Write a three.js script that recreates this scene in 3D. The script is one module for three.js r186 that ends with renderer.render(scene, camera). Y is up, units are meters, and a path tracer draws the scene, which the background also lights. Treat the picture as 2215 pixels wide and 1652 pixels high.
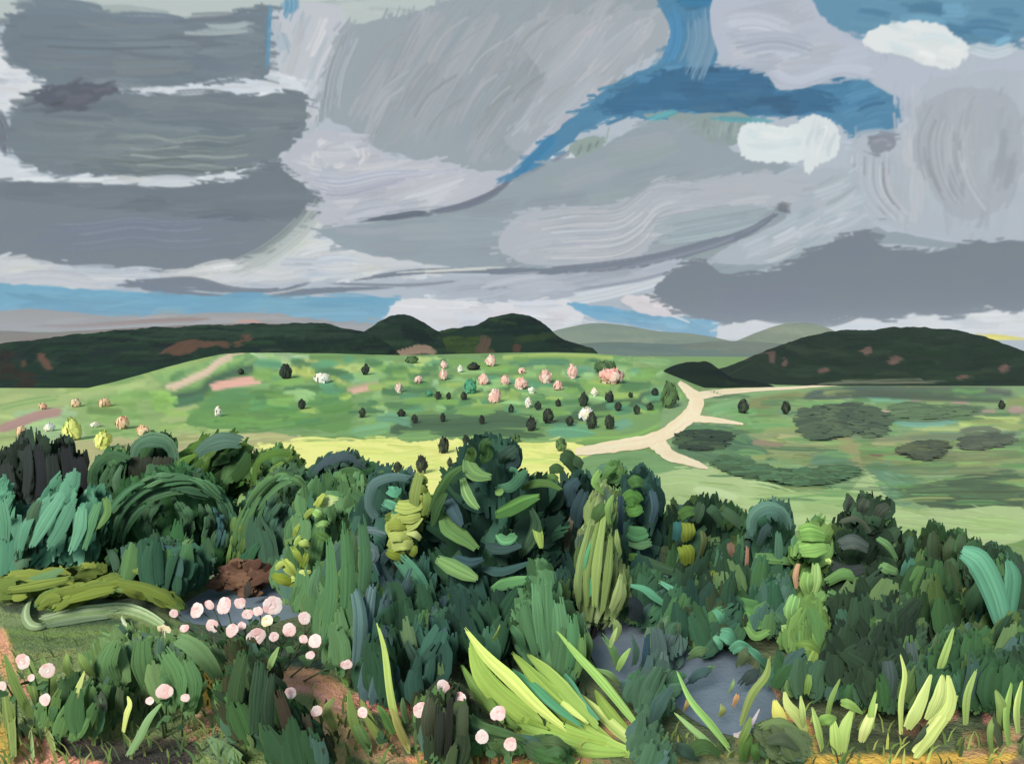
import * as THREE from 'three';

// ---------------------------------------------------------------- camera, exposure, light
const EXPOSURE = 1.4;
const EYE = 1.65, FOC = 1300, CX = 1107, CY = 826, PITCH = 4.0 * Math.PI / 180;
const scene = new THREE.Scene();
const camera = new THREE.PerspectiveCamera(2 * Math.atan(826 / FOC) * 180 / Math.PI, 1024 / 763, 0.05, 20000);
camera.position.set(0, EYE, 0);
camera.rotation.set(-PITCH, 0, 0);
scene.add(camera);
const renderer = new THREE.WebGLRenderer({ antialias: true });
renderer.toneMapping = THREE.LinearToneMapping;
renderer.toneMappingExposure = EXPOSURE;
renderer.shadowMap.enabled = true;
renderer.setSize(1024, 763);
const sun = new THREE.DirectionalLight(new THREE.Color(1.0, 0.955, 0.88), 2.7);
sun.position.set(-44, 76, 84);
sun.castShadow = true;
sun.shadow.radius = 40;
sun.shadow.camera.left = -150; sun.shadow.camera.right = 150; sun.shadow.camera.top = 150; sun.shadow.camera.bottom = -150; sun.shadow.camera.far = 600;
scene.add(sun);

// ---------------------------------------------------------------- small maths
function rng(seed) { let a = seed >>> 0; return () => { a = (a + 0x6D2B79F5) | 0; let t = Math.imul(a ^ (a >>> 15), 1 | a); t = (t + Math.imul(t ^ (t >>> 7), 61 | t)) ^ t; return ((t ^ (t >>> 14)) >>> 0) / 4294967296; }; }
const R = rng(20417);
const rr = (a, b) => a + (b - a) * R();
const clamp = (x, a = 0, b = 1) => Math.min(b, Math.max(a, x));
const sstep = (a, b, x) => { const t = clamp((x - a) / (b - a)); return t * t * (3 - 2 * t); };
const lin8 = new Float32Array(256);
for (let i = 0; i < 256; i++) { const c = i / 255; lin8[i] = c <= 0.04045 ? c / 12.92 : ((c + 0.055) / 1.055) ** 2.4; }
const lin = (c) => { c = clamp(c, 0, 255) / 255; return c <= 0.04045 ? c / 12.92 : ((c + 0.055) / 1.055) ** 2.4; };
function hash2(x, y) { let h = Math.imul(x | 0, 374761393) ^ Math.imul(y | 0, 668265263); h = Math.imul(h ^ (h >>> 13), 1274126177); return ((h ^ (h >>> 16)) >>> 0) / 4294967296; }
function vnoise(x, y) { const xi = Math.floor(x), yi = Math.floor(y), u = x - xi, v = y - yi, a = u * u * (3 - 2 * u), b = v * v * (3 - 2 * v); return (hash2(xi, yi) * (1 - a) + hash2(xi + 1, yi) * a) * (1 - b) + (hash2(xi, yi + 1) * (1 - a) + hash2(xi + 1, yi + 1) * a) * b; }
const fbm = (x, y) => vnoise(x, y) * 0.5 + vnoise(x * 2.1 + 7, y * 2.1 + 3) * 0.3 + vnoise(x * 4.3 + 1, y * 4.3 + 9) * 0.2;
const V = (x, y, z) => new THREE.Vector3(x, y, z);
// places read off the picture, region by region, brought to one scale
const K8 = 0.8857;
const d0 = (x, y) => [x, y];
const z3 = (x, y) => [x / 2.606 * K8, (740 + y / 2.606) * K8];
const z4 = (x, y) => [(850 + x / 2.606) * K8, (740 + y / 2.606) * K8];
const z5 = (x, y) => [(1650 + x / 2.606) * K8, (740 + y / 2.606) * K8];
const z6 = (x, y) => [x / 2.485 * K8, (1200 + y / 2.485) * K8];
const z7 = (x, y) => [(850 + x / 2.16) * K8, (1100 + y / 2.16) * K8];
const z8 = (x, y) => [(1650 + x / 2.16) * K8, (1100 + y / 2.16) * K8];
const zs = new Map([[d0, 1], [z3, K8 / 2.606], [z4, K8 / 2.606], [z5, K8 / 2.606], [z6, K8 / 2.485], [z7, K8 / 2.16], [z8, K8 / 2.16]]);
const pairs = (z, a) => { const o = []; for (let i = 0; i < a.length; i += 2) o.push(z(a[i], a[i + 1])); return o; };
const cp = Math.cos(PITCH), sp = Math.sin(PITCH);
function ray(px, py) { const x = (px - CX) / FOC, y = -(py - CY) / FOC; const Y = y * cp - sp, Z = -y * sp - cp; return [x / -Z, Y / -Z]; } // sideways and upward per metre forward
function P(px, py, D) { const [s, t] = ray(px, py); return V(s * D, EYE + t * D, -D); }

// ---------------------------------------------------------------- the lie of the land
const BASE = EYE - 15;
const ponds = [[-1.7, -3.86, 0.44, 0.34, 0.14], [0.66, -3.2, 0.22, 0.36, 0.12], [0.99, -2.84, 0.23, 0.36, 0.12]];   // x, z, half sizes, depth
const knoll = (x, D) => sstep(-128, -92, x + (D - 190) * 0.1) * (1 - sstep(34, 62, x)) * sstep(82, 205, D) * (1 - sstep(210, 275, D)) * (1 + 0.05 * Math.sin(x * 0.07 + 1));
function land(x, z) {
  const D = -z, r = Math.hypot(x, z);
  const e = (Math.hypot(x * 0.35, z) - 4.35) / 0.35;
  let slope = -0.5 * 0.35 * (e > 20 ? e : Math.log1p(Math.exp(e)));
  let b = BASE + (r > 12 ? 0.5 * (fbm(x * 0.05 + 3, z * 0.05) - 0.5) * sstep(12, 60, r) : 0) + (D > 60 ? 10.2 * knoll(x, D) : 0);
  if (r > 540) b -= (r - 540) * 0.04 * sstep(540, 700, r);
  const k = 1.6, a = slope, hmix = clamp(0.5 + 0.5 * (a - b) / k, 0, 1);
  let y = b * (1 - hmix) + a * hmix + k * hmix * (1 - hmix) * (r > 10 ? 1 : 0);
  if (r < 9) {
    y += 0.05 * (fbm(x * 1.3 + 11, z * 1.3) - 0.5) * sstep(0.5, 2, r);
    for (const [px, pz, ax, az, dp] of ponds) { const q = Math.hypot((x - px) / ax, (z - pz) / az); if (q < 1.35) y -= dp * (1 - sstep(0.75, 1.35, q)); }
  }
  return y;
}
function G(px, py, far = 900) {     // where a line of sight meets the land
  const [s, t] = ray(px, py);
  let D = 1.05, last = D;
  while (D < far) { if (EYE + t * D < land(s * D, -D)) { let lo = last, hi = D; for (let i = 0; i < 12; i++) { const m = (lo + hi) / 2; if (EYE + t * m < land(s * m, -m)) hi = m; else lo = m; } return V(s * hi, EYE + t * hi, -hi); } last = D; D *= D < 60 ? 1.03 : 1.012; }
  return null;
}
function PP(px, py, D, k = 0.985) { const g = -0.55 * FOC / Math.min(-1, 735 - py) * 3.0; let p = P(px, py, D); if (p.y < land(p.x, p.z) + 0.012) { const q = G(px, py, 12); if (q) p = P(px, py, -q.z * k); } return p; }

// ---------------------------------------------------------------- the brush: bundles of bristle marks on a canvas
function spline(pts, n) { if (pts.length === 2) { const o = []; for (let i = 0; i <= n; i++) o.push([0, 1].map((k) => pts[0][k] + (pts[1][k] - pts[0][k]) * i / n)); return o; } const c = new THREE.CatmullRomCurve3(pts.map((p) => V(p[0], p[1], 0)), false, 'centripetal'); const o = []; for (let i = 0; i <= n; i++) { const p = c.getPoint(i / n); o.push([p.x, p.y]); } return o; }
const jitc = (c, j) => { const k = 1 + (R() - 0.5) * 2 * j, h = (R() - 0.5) * 10 * j * 4; return [c[0] * k + h, c[1] * k, c[2] * k - h]; };
const css = (c, a = 1) => `rgba(${clamp(c[0], 0, 255) | 0},${clamp(c[1], 0, 255) | 0},${clamp(c[2], 0, 255) | 0},${a})`;
function polyline(M, pts, step) { let on = false, px = 0, py = 0; for (const [x, y] of pts) { const q = M.map(x, y); if (!q || (on && Math.abs(q[1] - py) > M.jump)) { on = false; if (!q) continue; } if (on) M.ctx.lineTo(q[0], q[1]); else M.ctx.moveTo(q[0], q[1]); on = true; px = q[0]; py = q[1]; } }
function brush(M, pts, w, col, { jit = 0.06, rag = 0.12, dry = 0.0, taper = 0, solid = 0.9, seg = 8, alt = null, den = 1 } = {}) {
  const c = spline(pts, seg), n = Math.max(2, Math.round(w * M.k / 1.3 * den)), nrm = [];
  for (let i = 0; i <= seg; i++) { const a = c[Math.max(0, i - 1)], b = c[Math.min(seg, i + 1)], l = Math.hypot(b[0] - a[0], b[1] - a[1]) || 1; nrm.push([-(b[1] - a[1]) / l, (b[0] - a[0]) / l]); }
  const prof = (i) => 1 - taper * Math.abs(2 * i / seg - 1) ** 2;
  M.ctx.lineCap = 'round'; M.ctx.lineJoin = 'round';
  if (solid > 0) { const len = c.reduce((q, p, i) => q + (i ? Math.hypot(p[0] - c[i - 1][0], p[1] - c[i - 1][1]) : 0), 0), cut = Math.min(0.42, w * 0.36 / Math.max(len, 1)), core = []; for (let i = 0; i <= seg; i++) { const f = (cut + (1 - 2 * cut) * i / seg) * seg, a = Math.min(seg - 1, Math.floor(f)), u = f - a; core.push([0, 1].map((k) => c[a][k] * (1 - u) + c[a + 1][k] * u)); } const up = [], dn = []; for (let i = 0; i <= seg; i++) { const f = (cut + (1 - 2 * cut) * i / seg) * seg, e = w * 0.4 * prof(f) * Math.sqrt(Math.max(0.02, 1 - Math.abs(2 * i / seg - 1) ** 5)), g = nrm[Math.round(f)]; up.push([core[i][0] + g[0] * e, core[i][1] + g[1] * e]); dn.unshift([core[i][0] - g[0] * e, core[i][1] - g[1] * e]); }
    let bad = false, ly = null; const qs = [...up, ...dn].map((p) => M.map(p[0], p[1])); for (const q of qs) { if (!q || (ly !== null && Math.abs(q[1] - ly) > M.jump)) bad = true; else ly = q[1]; }
    if (!bad) { M.ctx.fillStyle = css(col, solid); M.ctx.beginPath(); qs.forEach((q, i) => (i ? M.ctx.lineTo(q[0], q[1]) : M.ctx.moveTo(q[0], q[1]))); M.ctx.closePath(); M.ctx.fill(); } }
  for (let j = 0; j < n; j++) {
    if (R() < dry) continue;
    const o = ((j + 0.5) / n - 0.5) * w + rr(-1, 1) * w / n, e2 = (2 * o / w) ** 2 * 0.06, s0 = R() * rag + e2, s1 = 1 - R() * rag - e2, q = [], wob = rr(-1, 1) * w * 0.04, ph = rr(0, 6);
    for (let i = 0; i <= seg; i++) { const t = s0 + (s1 - s0) * i / seg, f = t * seg, a = Math.min(seg - 1, Math.floor(f)), u = f - a; const oo = o * prof(f) + wob * Math.sin(ph + t * 4); q.push([0, 1].map((k) => c[a][k] * (1 - u) + c[a + 1][k] * u + nrm[a][k] * oo)); }
    M.ctx.strokeStyle = css(jitc(alt && R() < 0.4 ? alt : col, jit), rr(0.55, 1)); M.ctx.lineWidth = Math.max(0.8, w * M.k / n * rr(0.9, 1.8)); M.ctx.beginPath(); polyline(M, q); M.ctx.stroke();
  }
}
function inside(p, poly) { let c = false; for (let i = 0, j = poly.length - 1; i < poly.length; j = i++) { const a = poly[i], b = poly[j]; if ((a[1] > p[1]) !== (b[1] > p[1]) && p[0] < (b[0] - a[0]) * (p[1] - a[1]) / (b[1] - a[1]) + a[0]) c = !c; } return c; }
function boundsOf(poly) { const xs = poly.map((p) => p[0]), ys = poly.map((p) => p[1]); return [Math.min(...xs), Math.min(...ys), Math.max(...xs), Math.max(...ys)]; }
function smoothPoly(poly, amp) { const c = new THREE.CatmullRomCurve3(poly.map((p) => V(p[0], p[1], 0)), true, 'centripetal'); const n = poly.length * 8, o = []; for (let i = 0; i < n; i++) { const p = c.getPoint(i / n); o.push([p.x + rr(-1, 1) * amp, p.y + rr(-1, 1) * amp]); } return o; }
function patch(M, poly, col, { ang = 0, len = 140, w = 26, n = 14, jit = 0.05, alts = [], fill = 1, edge = 2, spill = 0.0, bend = 0.15, dry = 0.25, feather = 0, flen = 60 } = {}) {
  const s = smoothPoly(poly, edge), [x0, y0, x1, y1] = boundsOf(poly);
  if (fill > 0) { M.ctx.fillStyle = css(col, fill); M.ctx.beginPath(); let on = false; for (const p of s) { const q = M.map(p[0], p[1]); if (!q) continue; if (on) M.ctx.lineTo(q[0], q[1]); else M.ctx.moveTo(q[0], q[1]); on = true; } M.ctx.closePath(); M.ctx.fill(); }
  if (feather) for (let i = 0; i < s.length; i += 1) {
    if (R() > feather) continue; const a = (typeof ang === 'function' ? ang(s[i][0], s[i][1]) : ang) * Math.PI / 180 + rr(-0.25, 0.25), L = flen * rr(0.3, 1) / 2, dx = Math.cos(a) * L, dy = -Math.sin(a) * L, oy = rr(-5, 5);
    brush(M, [[s[i][0] - dx, s[i][1] - dy + oy], [s[i][0], s[i][1] + rr(-2, 2) + oy], [s[i][0] + dx, s[i][1] + dy + oy]], w * rr(0.25, 0.6), jitc(col, jit), { jit, rag: 0.5, dry: 0.45, solid: 0, seg: 4 });
  }
  for (let i = 0, t = 0; i < n && t < n * 40; t++) {
    const p = [rr(x0, x1), rr(y0, y1)]; const a = (typeof ang === 'function' ? ang(p[0], p[1]) : ang) * Math.PI / 180 + rr(-0.1, 0.1), L = len * rr(0.5, 1.1) / 2, dx = Math.cos(a) * L, dy = -Math.sin(a) * L;
    const A = [p[0] - dx, p[1] - dy], B = [p[0] + dx, p[1] + dy], f = 1 - spill * R();
    if (!inside(p, poly) || !inside([p[0] - dx * f, p[1] - dy * f], poly) || !inside([p[0] + dx * f, p[1] + dy * f], poly)) { if (R() > 0.002) continue; }
    const b = rr(-1, 1) * bend * L;
    brush(M, [A, [p[0] - dy / L * b, p[1] + dx / L * b], B], w * rr(0.6, 1.2), jitc(alts.length && R() < 0.6 ? alts[Math.floor(R() * alts.length)] : col, jit), { jit: jit * 0.9, rag: 0.3, dry, solid: 0.25 }); i++;
  }
}

// ---------------------------------------------------------------- sky: broad grey cloud, gaps of blue, pale light low down
{
  const W = 4096, H = 2048, cv = document.createElement('canvas'); cv.width = W; cv.height = H;
  const ctx = cv.getContext('2d');
  const M = { ctx, k: 0.5, jump: 1e9, map: (px, py) => { const [s, t] = ray(px, py); const az = Math.atan(s), el = Math.atan2(t, Math.hypot(1, s)); return [(az / (2 * Math.PI) + 0.25) * W, (0.5 - el / Math.PI) * H]; } };
  const S = { ctx, k: 1, jump: 1e9, map: (x, y) => [x, y] };
  ctx.fillStyle = css([186, 190, 198]); ctx.fillRect(0, 0, W, H);
  const GREY = [120, 131, 140], GREY2 = [109, 120, 130], MID = [159, 166, 172], LAV = [183, 190, 199], WHT = [222, 222, 225], BLUE = [88, 142, 176], DEEP = [68, 112, 145], PALE = [114, 170, 197], STRK = [100, 106, 119], SMOKE = [115, 121, 130];
  // all round, beyond the part in view
  for (let i = 0; i < 520; i++) {
    const x = rr(0, W), y = H / 2 - rr(0, 1) ** 0.8 * 960, c = [MID, LAV, WHT, GREY, MID, LAV, GREY2, PALE, BLUE][Math.floor(R() * 9)], L = rr(120, 380);
    for (const o of [0, -W, W]) brush(S, [[x - L + o, y + rr(-20, 20)], [x + o, y + rr(-25, 25)], [x + L + o, y + rr(-20, 20)]], rr(30, 90), c, { jit: 0.05, rag: 0.25, seg: 6, den: 0.5 });
  }
  const sk = (a, col, o) => patch(M, pairs(d0, a), col, { flen: 80, feather: o && (typeof o.ang === 'function' || Math.abs(o.ang || 0) > 20) ? 0.2 : o && (o.ang || 0) < -5 ? 0.1 : 0.42, edge: 3, ...o });
  const st = (a, w, col, o) => brush(M, pairs(d0, a), w, col, { seg: 16, solid: 0.6, jit: 0.08, rag: 0.25, den: 1.3, ...o });
  sk([-60, -40, 2280, -40, 2280, 760, -60, 760], LAV, { n: 70, len: 320, w: 50, alts: [[196, 199, 208], MID, [205, 206, 212], [178, 184, 194]] });
  sk([-40, -30, 1440, -30, 1440, 46, 900, 60, 500, 48, -40, 40], [190, 197, 194], { n: 26, len: 260, w: 20, alts: [[178, 190, 184], [206, 204, 198], [168, 178, 176]] });
  // open lightness between the dark bars
  sk([-40, 110, 60, 140, 140, 185, 60, 215, -40, 240], [220, 220, 222], { n: 12, len: 70, w: 22, alts: [[206, 208, 214], [232, 230, 230]] });
  sk([580, 30, 740, 20, 720, 150, 690, 240, 660, 420, 600, 350, 640, 230, 570, 190], [196, 197, 203], { n: 26, len: 110, w: 22, ang: 70, alts: [[206, 205, 208], [184, 188, 194], [176, 184, 192]] });
  sk([250, 186, 400, 178, 570, 158, 640, 170, 660, 205, 520, 215, 400, 205, 280, 196], [216, 219, 224], { n: 12, len: 120, w: 14, alts: [[206, 210, 218], [228, 228, 230]] });
  // first bar
  sk([20, 44, 70, 14, 170, 24, 300, 36, 420, 44, 520, 32, 578, 16, 578, 90, 574, 166, 500, 164, 440, 176, 380, 186, 300, 184, 210, 176, 130, 188, 80, 160, 30, 130, 5, 90], GREY, { n: 46, len: 260, w: 34, ang: -2, alts: [[128, 137, 143], [118, 126, 134], [126, 134, 138]], jit: 0.03, spill: 0.4 });
  for (let i = 0; i < 9; i++) st([rr(360, 440), 50 + i * 3, rr(470, 500), 56 + i * 2 + rr(-3, 3), rr(540, 575), 42 + i * 3], rr(2, 5), [176, 186, 188], { dry: 0.4, solid: 0 });
  for (let i = 0; i < 6; i++) st([40, 60 + i * 20, 240, 70 + i * 19, 520, 60 + i * 18], rr(5, 10), jitc(GREY, 0.06), { dry: 0.6, solid: 0 });
  st([584, 5, 581, 60, 576, 155], 11, [96, 152, 184], { dry: 0.4 }); st([618, -14, 626, 10, 616, 44], 40, [110, 158, 186], { dry: 0.3, rag: 0.4 }); st([600, 60, 620, 120], 34, [166, 180, 190], { dry: 0.4, rag: 0.4 });
  // second bar
  st([-20, 230, 4, 280, 8, 340], 34, [112, 116, 127], { dry: 0.2 });
  sk([30, 240, 60, 214, 120, 226, 200, 212, 260, 200, 340, 212, 420, 212, 470, 202, 560, 206, 650, 202, 662, 232, 652, 290, 610, 330, 560, 352, 470, 372, 380, 374, 250, 378, 150, 374, 90, 368, 40, 345, 18, 300], [122, 131, 137], { n: 50, len: 250, w: 30, alts: [[127, 136, 140], [115, 124, 131]], jit: 0.03, spill: 0.4 });
  for (let i = 0; i < 26; i++) { const y = 292 + i * 3.2, c = i % 3 ? [128, 139, 137] : i % 2 ? [150, 160, 156] : [112, 122, 126]; { const q = rr(0, 200); st([60 + q, y, 170 + q * 0.8, y - rr(2, 8), 260 + q * 0.6, y + rr(2, 9), 360 + q * 0.4, y - rr(0, 6), 430 + q * 0.3, y + rr(0, 6), 500 + rr(0, 100), y - rr(4, 12)], rr(2, 6), c, { solid: 0.2, dry: 0.35, rag: 0.5 }); } }
  sk([72, 208, 110, 190, 160, 180, 210, 184, 256, 192, 214, 214, 170, 234, 120, 236, 88, 224], [98, 101, 111], { n: 10, len: 70, w: 12, ang: 8, alts: [[108, 110, 120], [88, 92, 101]] });
  // light strip, third bar
  sk([-30, 345, 20, 342, 60, 372, 150, 388, 260, 384, 400, 384, 520, 368, 600, 352, 610, 368, 520, 394, 400, 404, 200, 408, 60, 400, -30, 402], [214, 217, 221], { n: 16, len: 140, w: 14, alts: [[198, 202, 208], [226, 228, 230], [205, 205, 202]] });
  sk([-30, 402, 90, 400, 200, 404, 320, 408, 440, 400, 520, 388, 570, 366, 600, 358, 640, 392, 690, 430, 668, 470, 640, 496, 600, 524, 540, 548, 500, 564, 440, 580, 330, 574, 240, 584, 170, 574, 110, 562, 40, 556, -30, 548], [117, 125, 132], { n: 60, len: 260, w: 34, ang: 1, alts: [[123, 131, 138], [109, 116, 126], [115, 122, 130]], jit: 0.03, spill: 0.4 });
  for (let i = 0; i < 20; i++) { const y = 470 + i * 3.6; st([30 + rr(0, 90), y + 6, 180, y + 8 + rr(-3, 3), 290, y - 6, 370, y + 2, 470 + rr(0, 120), y - 12], rr(2, 5), i % 2 ? [104, 109, 126] : [132, 140, 152], { solid: 0.5, dry: 0.2 }); }
  // pale band under the bars, olive sweep
  sk([-30, 556, 60, 566, 160, 578, 260, 590, 440, 586, 560, 560, 640, 510, 690, 480, 780, 500, 900, 560, 980, 590, 860, 600, 620, 606, 420, 612, 200, 622, -30, 624], [208, 208, 210], { n: 50, len: 170, w: 24, ang: 4, alts: [[222, 220, 218], [196, 200, 208], [214, 214, 206], [186, 192, 202]] });
  st([696, 424, 650, 490, 580, 548, 480, 596], 40, [176, 182, 176], { dry: 0.5, solid: 0.2, jit: 0.05 }); st([720, 420, 660, 510, 560, 580], 18, [196, 199, 194], { dry: 0.6, solid: 0 });
  st([-20, 606, 120, 600, 220, 616], 30, [196, 196, 202], { dry: 0.2 });
  // large grey mass, centre
  sk([740, 60, 800, 46, 880, 30, 960, 4, 1060, -20, 1450, -20, 1446, 70, 1430, 108, 1350, 150, 1290, 205, 1215, 270, 1120, 352, 1050, 372, 930, 352, 850, 330, 780, 318, 768, 290, 700, 250, 690, 230, 708, 170, 724, 104], [158, 165, 171], { n: 90, len: 220, w: 40, ang: (x) => 66 - (x - 700) * 0.035, alts: [[166, 170, 175], [155, 161, 165], [171, 174, 179]], jit: 0.02, spill: 0.3 });
  sk([1120, 60, 1300, 30, 1440, 30, 1436, 100, 1340, 160, 1240, 250, 1140, 330, 1090, 300, 1180, 200], [174, 178, 184], { n: 40, len: 200, w: 30, ang: 46, alts: [[184, 184, 190], [170, 173, 180], [190, 188, 192]], fill: 0.6, jit: 0.03 });
  for (let i = 0; i < 30; i++) { const x = rr(740, 1160), y = rr(60, 260); st([x, y + 70, x + 40, y, x + 110, y - 50], rr(3, 9), R() < 0.5 ? [173, 175, 178] : [157, 160, 163], { solid: 0, dry: 0.4, rag: 0.5 }); }
  for (let i = 0; i < 14; i++) { const x = 700 + i * 3; st([x + 40, 70 + i, x + 8, 160, x - 6, 246 + rr(-10, 20)], rr(3, 7), i % 2 ? [150, 156, 163] : [172, 176, 182], { solid: 0.2, dry: 0.2 }); }
  // lighter swirl and the sweep that rises from it to the right
  sk([655, 300, 700, 280, 780, 300, 850, 340, 960, 350, 1060, 372, 1140, 345, 1240, 240, 1262, 232, 1200, 320, 1120, 396, 1040, 428, 920, 458, 780, 484, 690, 480, 700, 430, 640, 370, 610, 345], [190, 190, 198], { n: 60, len: 190, w: 26, ang: (x) => 4 + clamp((x - 760) / 9, 0, 44), alts: [[200, 199, 204], [180, 183, 192], [206, 203, 206]], jit: 0.03 });
  for (let i = 0; i < 14; i++) { const a = rr(0, 6), x = 724 + Math.cos(a) * rr(6, 66), y = 336 + Math.sin(a) * rr(4, 40), u = a + 1.6 + rr(-0.5, 0.5), L = rr(14, 30); st([x - Math.cos(u) * L, y - Math.sin(u) * L * 0.7, x + Math.cos(a) * 6, y + Math.sin(a) * 5, x + Math.cos(u) * L, y + Math.sin(u) * L * 0.7], rr(5, 12), R() < 0.6 ? [212, 209, 211] : [188, 188, 196], { solid: 0.2, dry: 0.3, rag: 0.4 }); }
  for (let i = 0; i < 12; i++) st([660, 372 + i * 4, 730, 386 + i * 4, 830, 372 + i * 3, 1000, 372 - i], rr(3, 6), i % 2 ? [168, 170, 184] : [202, 201, 208], { solid: 0.2, dry: 0.3 });
  // blue opening on the right
  sk([1418, -30, 1575, -30, 1566, 40, 1552, 110, 1562, 150, 1640, 140, 1684, 190, 1740, 176, 1800, 164, 1890, 182, 1944, 226, 1936, 292, 1850, 292, 1800, 262, 1700, 250, 1560, 256, 1430, 258, 1350, 252, 1290, 268, 1220, 318, 1150, 372, 1090, 396, 1140, 346, 1210, 276, 1270, 226, 1350, 168, 1426, 134, 1448, 70], [86, 136, 167], { n: 50, len: 110, w: 24, ang: 14, alts: [[80, 130, 164], [96, 148, 180], [74, 118, 150]], jit: 0.05, bend: 0.3 });
  sk([1400, 176, 1470, 146, 1560, 150, 1640, 146, 1680, 196, 1760, 200, 1800, 220, 1740, 244, 1560, 248, 1440, 236, 1340, 240, 1300, 230], DEEP, { n: 30, len: 120, w: 22, ang: 2, alts: [[62, 101, 132], [76, 120, 152], [68, 107, 139]], jit: 0.05 });
  st([1516, 20, 1520, 90, 1488, 170], 66, [122, 156, 178], { dry: 0.2 }); st([1452, 10, 1462, 80, 1440, 140], 26, [84, 142, 182], { dry: 0.1 }); st([1460, -6, 1560, -6], 40, [66, 124, 160], { dry: 0.2 });
  st([1110, 384, 1160, 338, 1210, 286], 26, [70, 132, 172], { dry: 0.2 }); st([1100, 396, 1180, 358, 1240, 322], 14, [130, 140, 154], { dry: 0.3 });
  sk([1390, 250, 1440, 240, 1500, 246, 1620, 252, 1620, 300, 1560, 314, 1510, 300, 1460, 262], [146, 160, 158], { feather: 0, n: 20, len: 44, w: 12, ang: 80, alts: [[156, 168, 164], [132, 148, 150]] });
  st([1400, 262, 1470, 238], 14, [96, 168, 176], { dry: 0.4 }); st([1530, 256, 1680, 262], 10, [84, 160, 172], { dry: 0.4 });
  sk([1230, 318, 1290, 294, 1310, 300, 1290, 330, 1240, 336], [150, 164, 158], { n: 8, len: 34, w: 9, ang: 70, alts: [[130, 146, 142]] });
  // upper right: lavender cloud, blue, two white clouds
  sk([1552, -30, 1765, -30, 1790, 48, 1860, 84, 1930, 120, 2080, 152, 2240, 130, 2240, 560, 2100, 540, 2000, 530, 1880, 480, 1840, 400, 1860, 300, 1950, 290, 1950, 220, 1900, 180, 1800, 158, 1690, 196, 1650, 150, 1560, 128], [186, 190, 202], { n: 100, len: 140, w: 34, ang: (x, y) => (x > 1900 ? 84 - (y - 300) * 0.05 : 10), alts: [[192, 196, 207], [178, 183, 194], [196, 197, 204], [184, 186, 194]], jit: 0.02 });
  sk([1758, -30, 2240, -30, 2230, 60, 2196, 92, 2110, 106, 2050, 70, 1980, 54, 1900, 74, 1850, 72, 1790, 48], [104, 148, 174], { n: 26, len: 110, w: 24, ang: -6, alts: [[94, 142, 170], [112, 160, 186], [88, 134, 164]] });
  sk([1866, 92, 1884, 66, 1930, 50, 1990, 46, 2040, 56, 2070, 78, 2098, 100, 2086, 134, 2060, 148, 2000, 140, 1950, 116, 1900, 112], [228, 229, 228], { n: 16, len: 90, w: 20, feather: 0, ang: -14, alts: [[236, 235, 232], [216, 224, 226]], jit: 0.02 });
  st([2086, 96, 2150, 112, 2200, 96], 26, [200, 208, 214], { dry: 0.2 }); st([2150, 100, 2190, 80], 18, [130, 180, 206], { dry: 0.4 });
  st([1560, 52, 1640, 44, 1720, 70], 40, [196, 199, 210], { dry: 0.2 }); st([1590, 100, 1680, 86, 1760, 106], 40, [180, 184, 198], { dry: 0.2 }); st([1660, 150, 1720, 178, 1820, 150, 1900, 166], 30, [190, 194, 206], { dry: 0.1 });
  // right, the tall brushed cloud with curving sweeps
  sk([1850, 290, 1960, 270, 1990, 190, 2080, 160, 2240, 170, 2240, 520, 2080, 520, 1960, 500, 1880, 470, 1836, 400], [181, 186, 193], { n: 70, len: 150, w: 26, ang: (x) => 96 - (x - 1850) * 0.03, alts: [[190, 192, 198], [172, 175, 182], [194, 195, 200]], jit: 0.02, fill: 0.7 });
  sk([1990, 240, 2040, 200, 2120, 190, 2190, 215, 2214, 300, 2200, 400, 2150, 460, 2080, 474, 2020, 420, 1990, 330], [170, 174, 180], { n: 40, len: 120, w: 18, ang: (x) => 96 - (x - 1990) * 0.12, alts: [[162, 166, 173], [178, 182, 188]], fill: 0.7, bend: 0.4, jit: 0.02 });
  for (let i = 0; i < 16; i++) { const o = i * 7.5 + rr(-4, 4); st([2030 + o + rr(-10, 10), 210 - o * 0.2, 1992 + o, 300, 2006 + o, 390, 2060 + o * 0.9, 480 - o * 0.2], rr(3, 10), i < 4 ? [156, 159, 164] : i % 3 ? [175, 177, 182] : [194, 195, 199], { solid: 0.1, dry: 0.4, rag: 0.5 }); }
  for (let i = 0; i < 12; i++) { const o = i * 7; st([1842 + o, 330, 1846 + o, 410, 1900 + o, 480], rr(3, 7), i % 3 === 1 ? [160, 163, 170] : [192, 195, 201], { solid: 0.3, dry: 0.2 }); }
  // broad grey of the middle right
  sk([690, 500, 860, 474, 960, 458, 1110, 396, 1200, 350, 1290, 326, 1350, 290, 1420, 262, 1470, 262, 1512, 296, 1560, 312, 1620, 340, 1700, 356, 1760, 366, 1850, 370, 1880, 480, 1980, 510, 2200, 540, 1900, 530, 1780, 540, 1660, 580, 1580, 600, 1480, 575, 1280, 590, 1060, 584, 900, 566, 760, 540], [153, 163, 169], { n: 90, len: 230, w: 34, ang: (x) => clamp((x - 900) / 40, 0, 18), alts: [[160, 167, 173], [150, 157, 164], [163, 167, 174], [154, 165, 166]], jit: 0.02 });
  sk([1680, 380, 1860, 370, 1900, 480, 1800, 520, 1660, 570, 1540, 560, 1600, 520, 1700, 470], [184, 189, 196], { n: 26, len: 130, w: 24, ang: 24, alts: [[176, 186, 192], [194, 197, 203]], fill: 0.8 });
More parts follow.
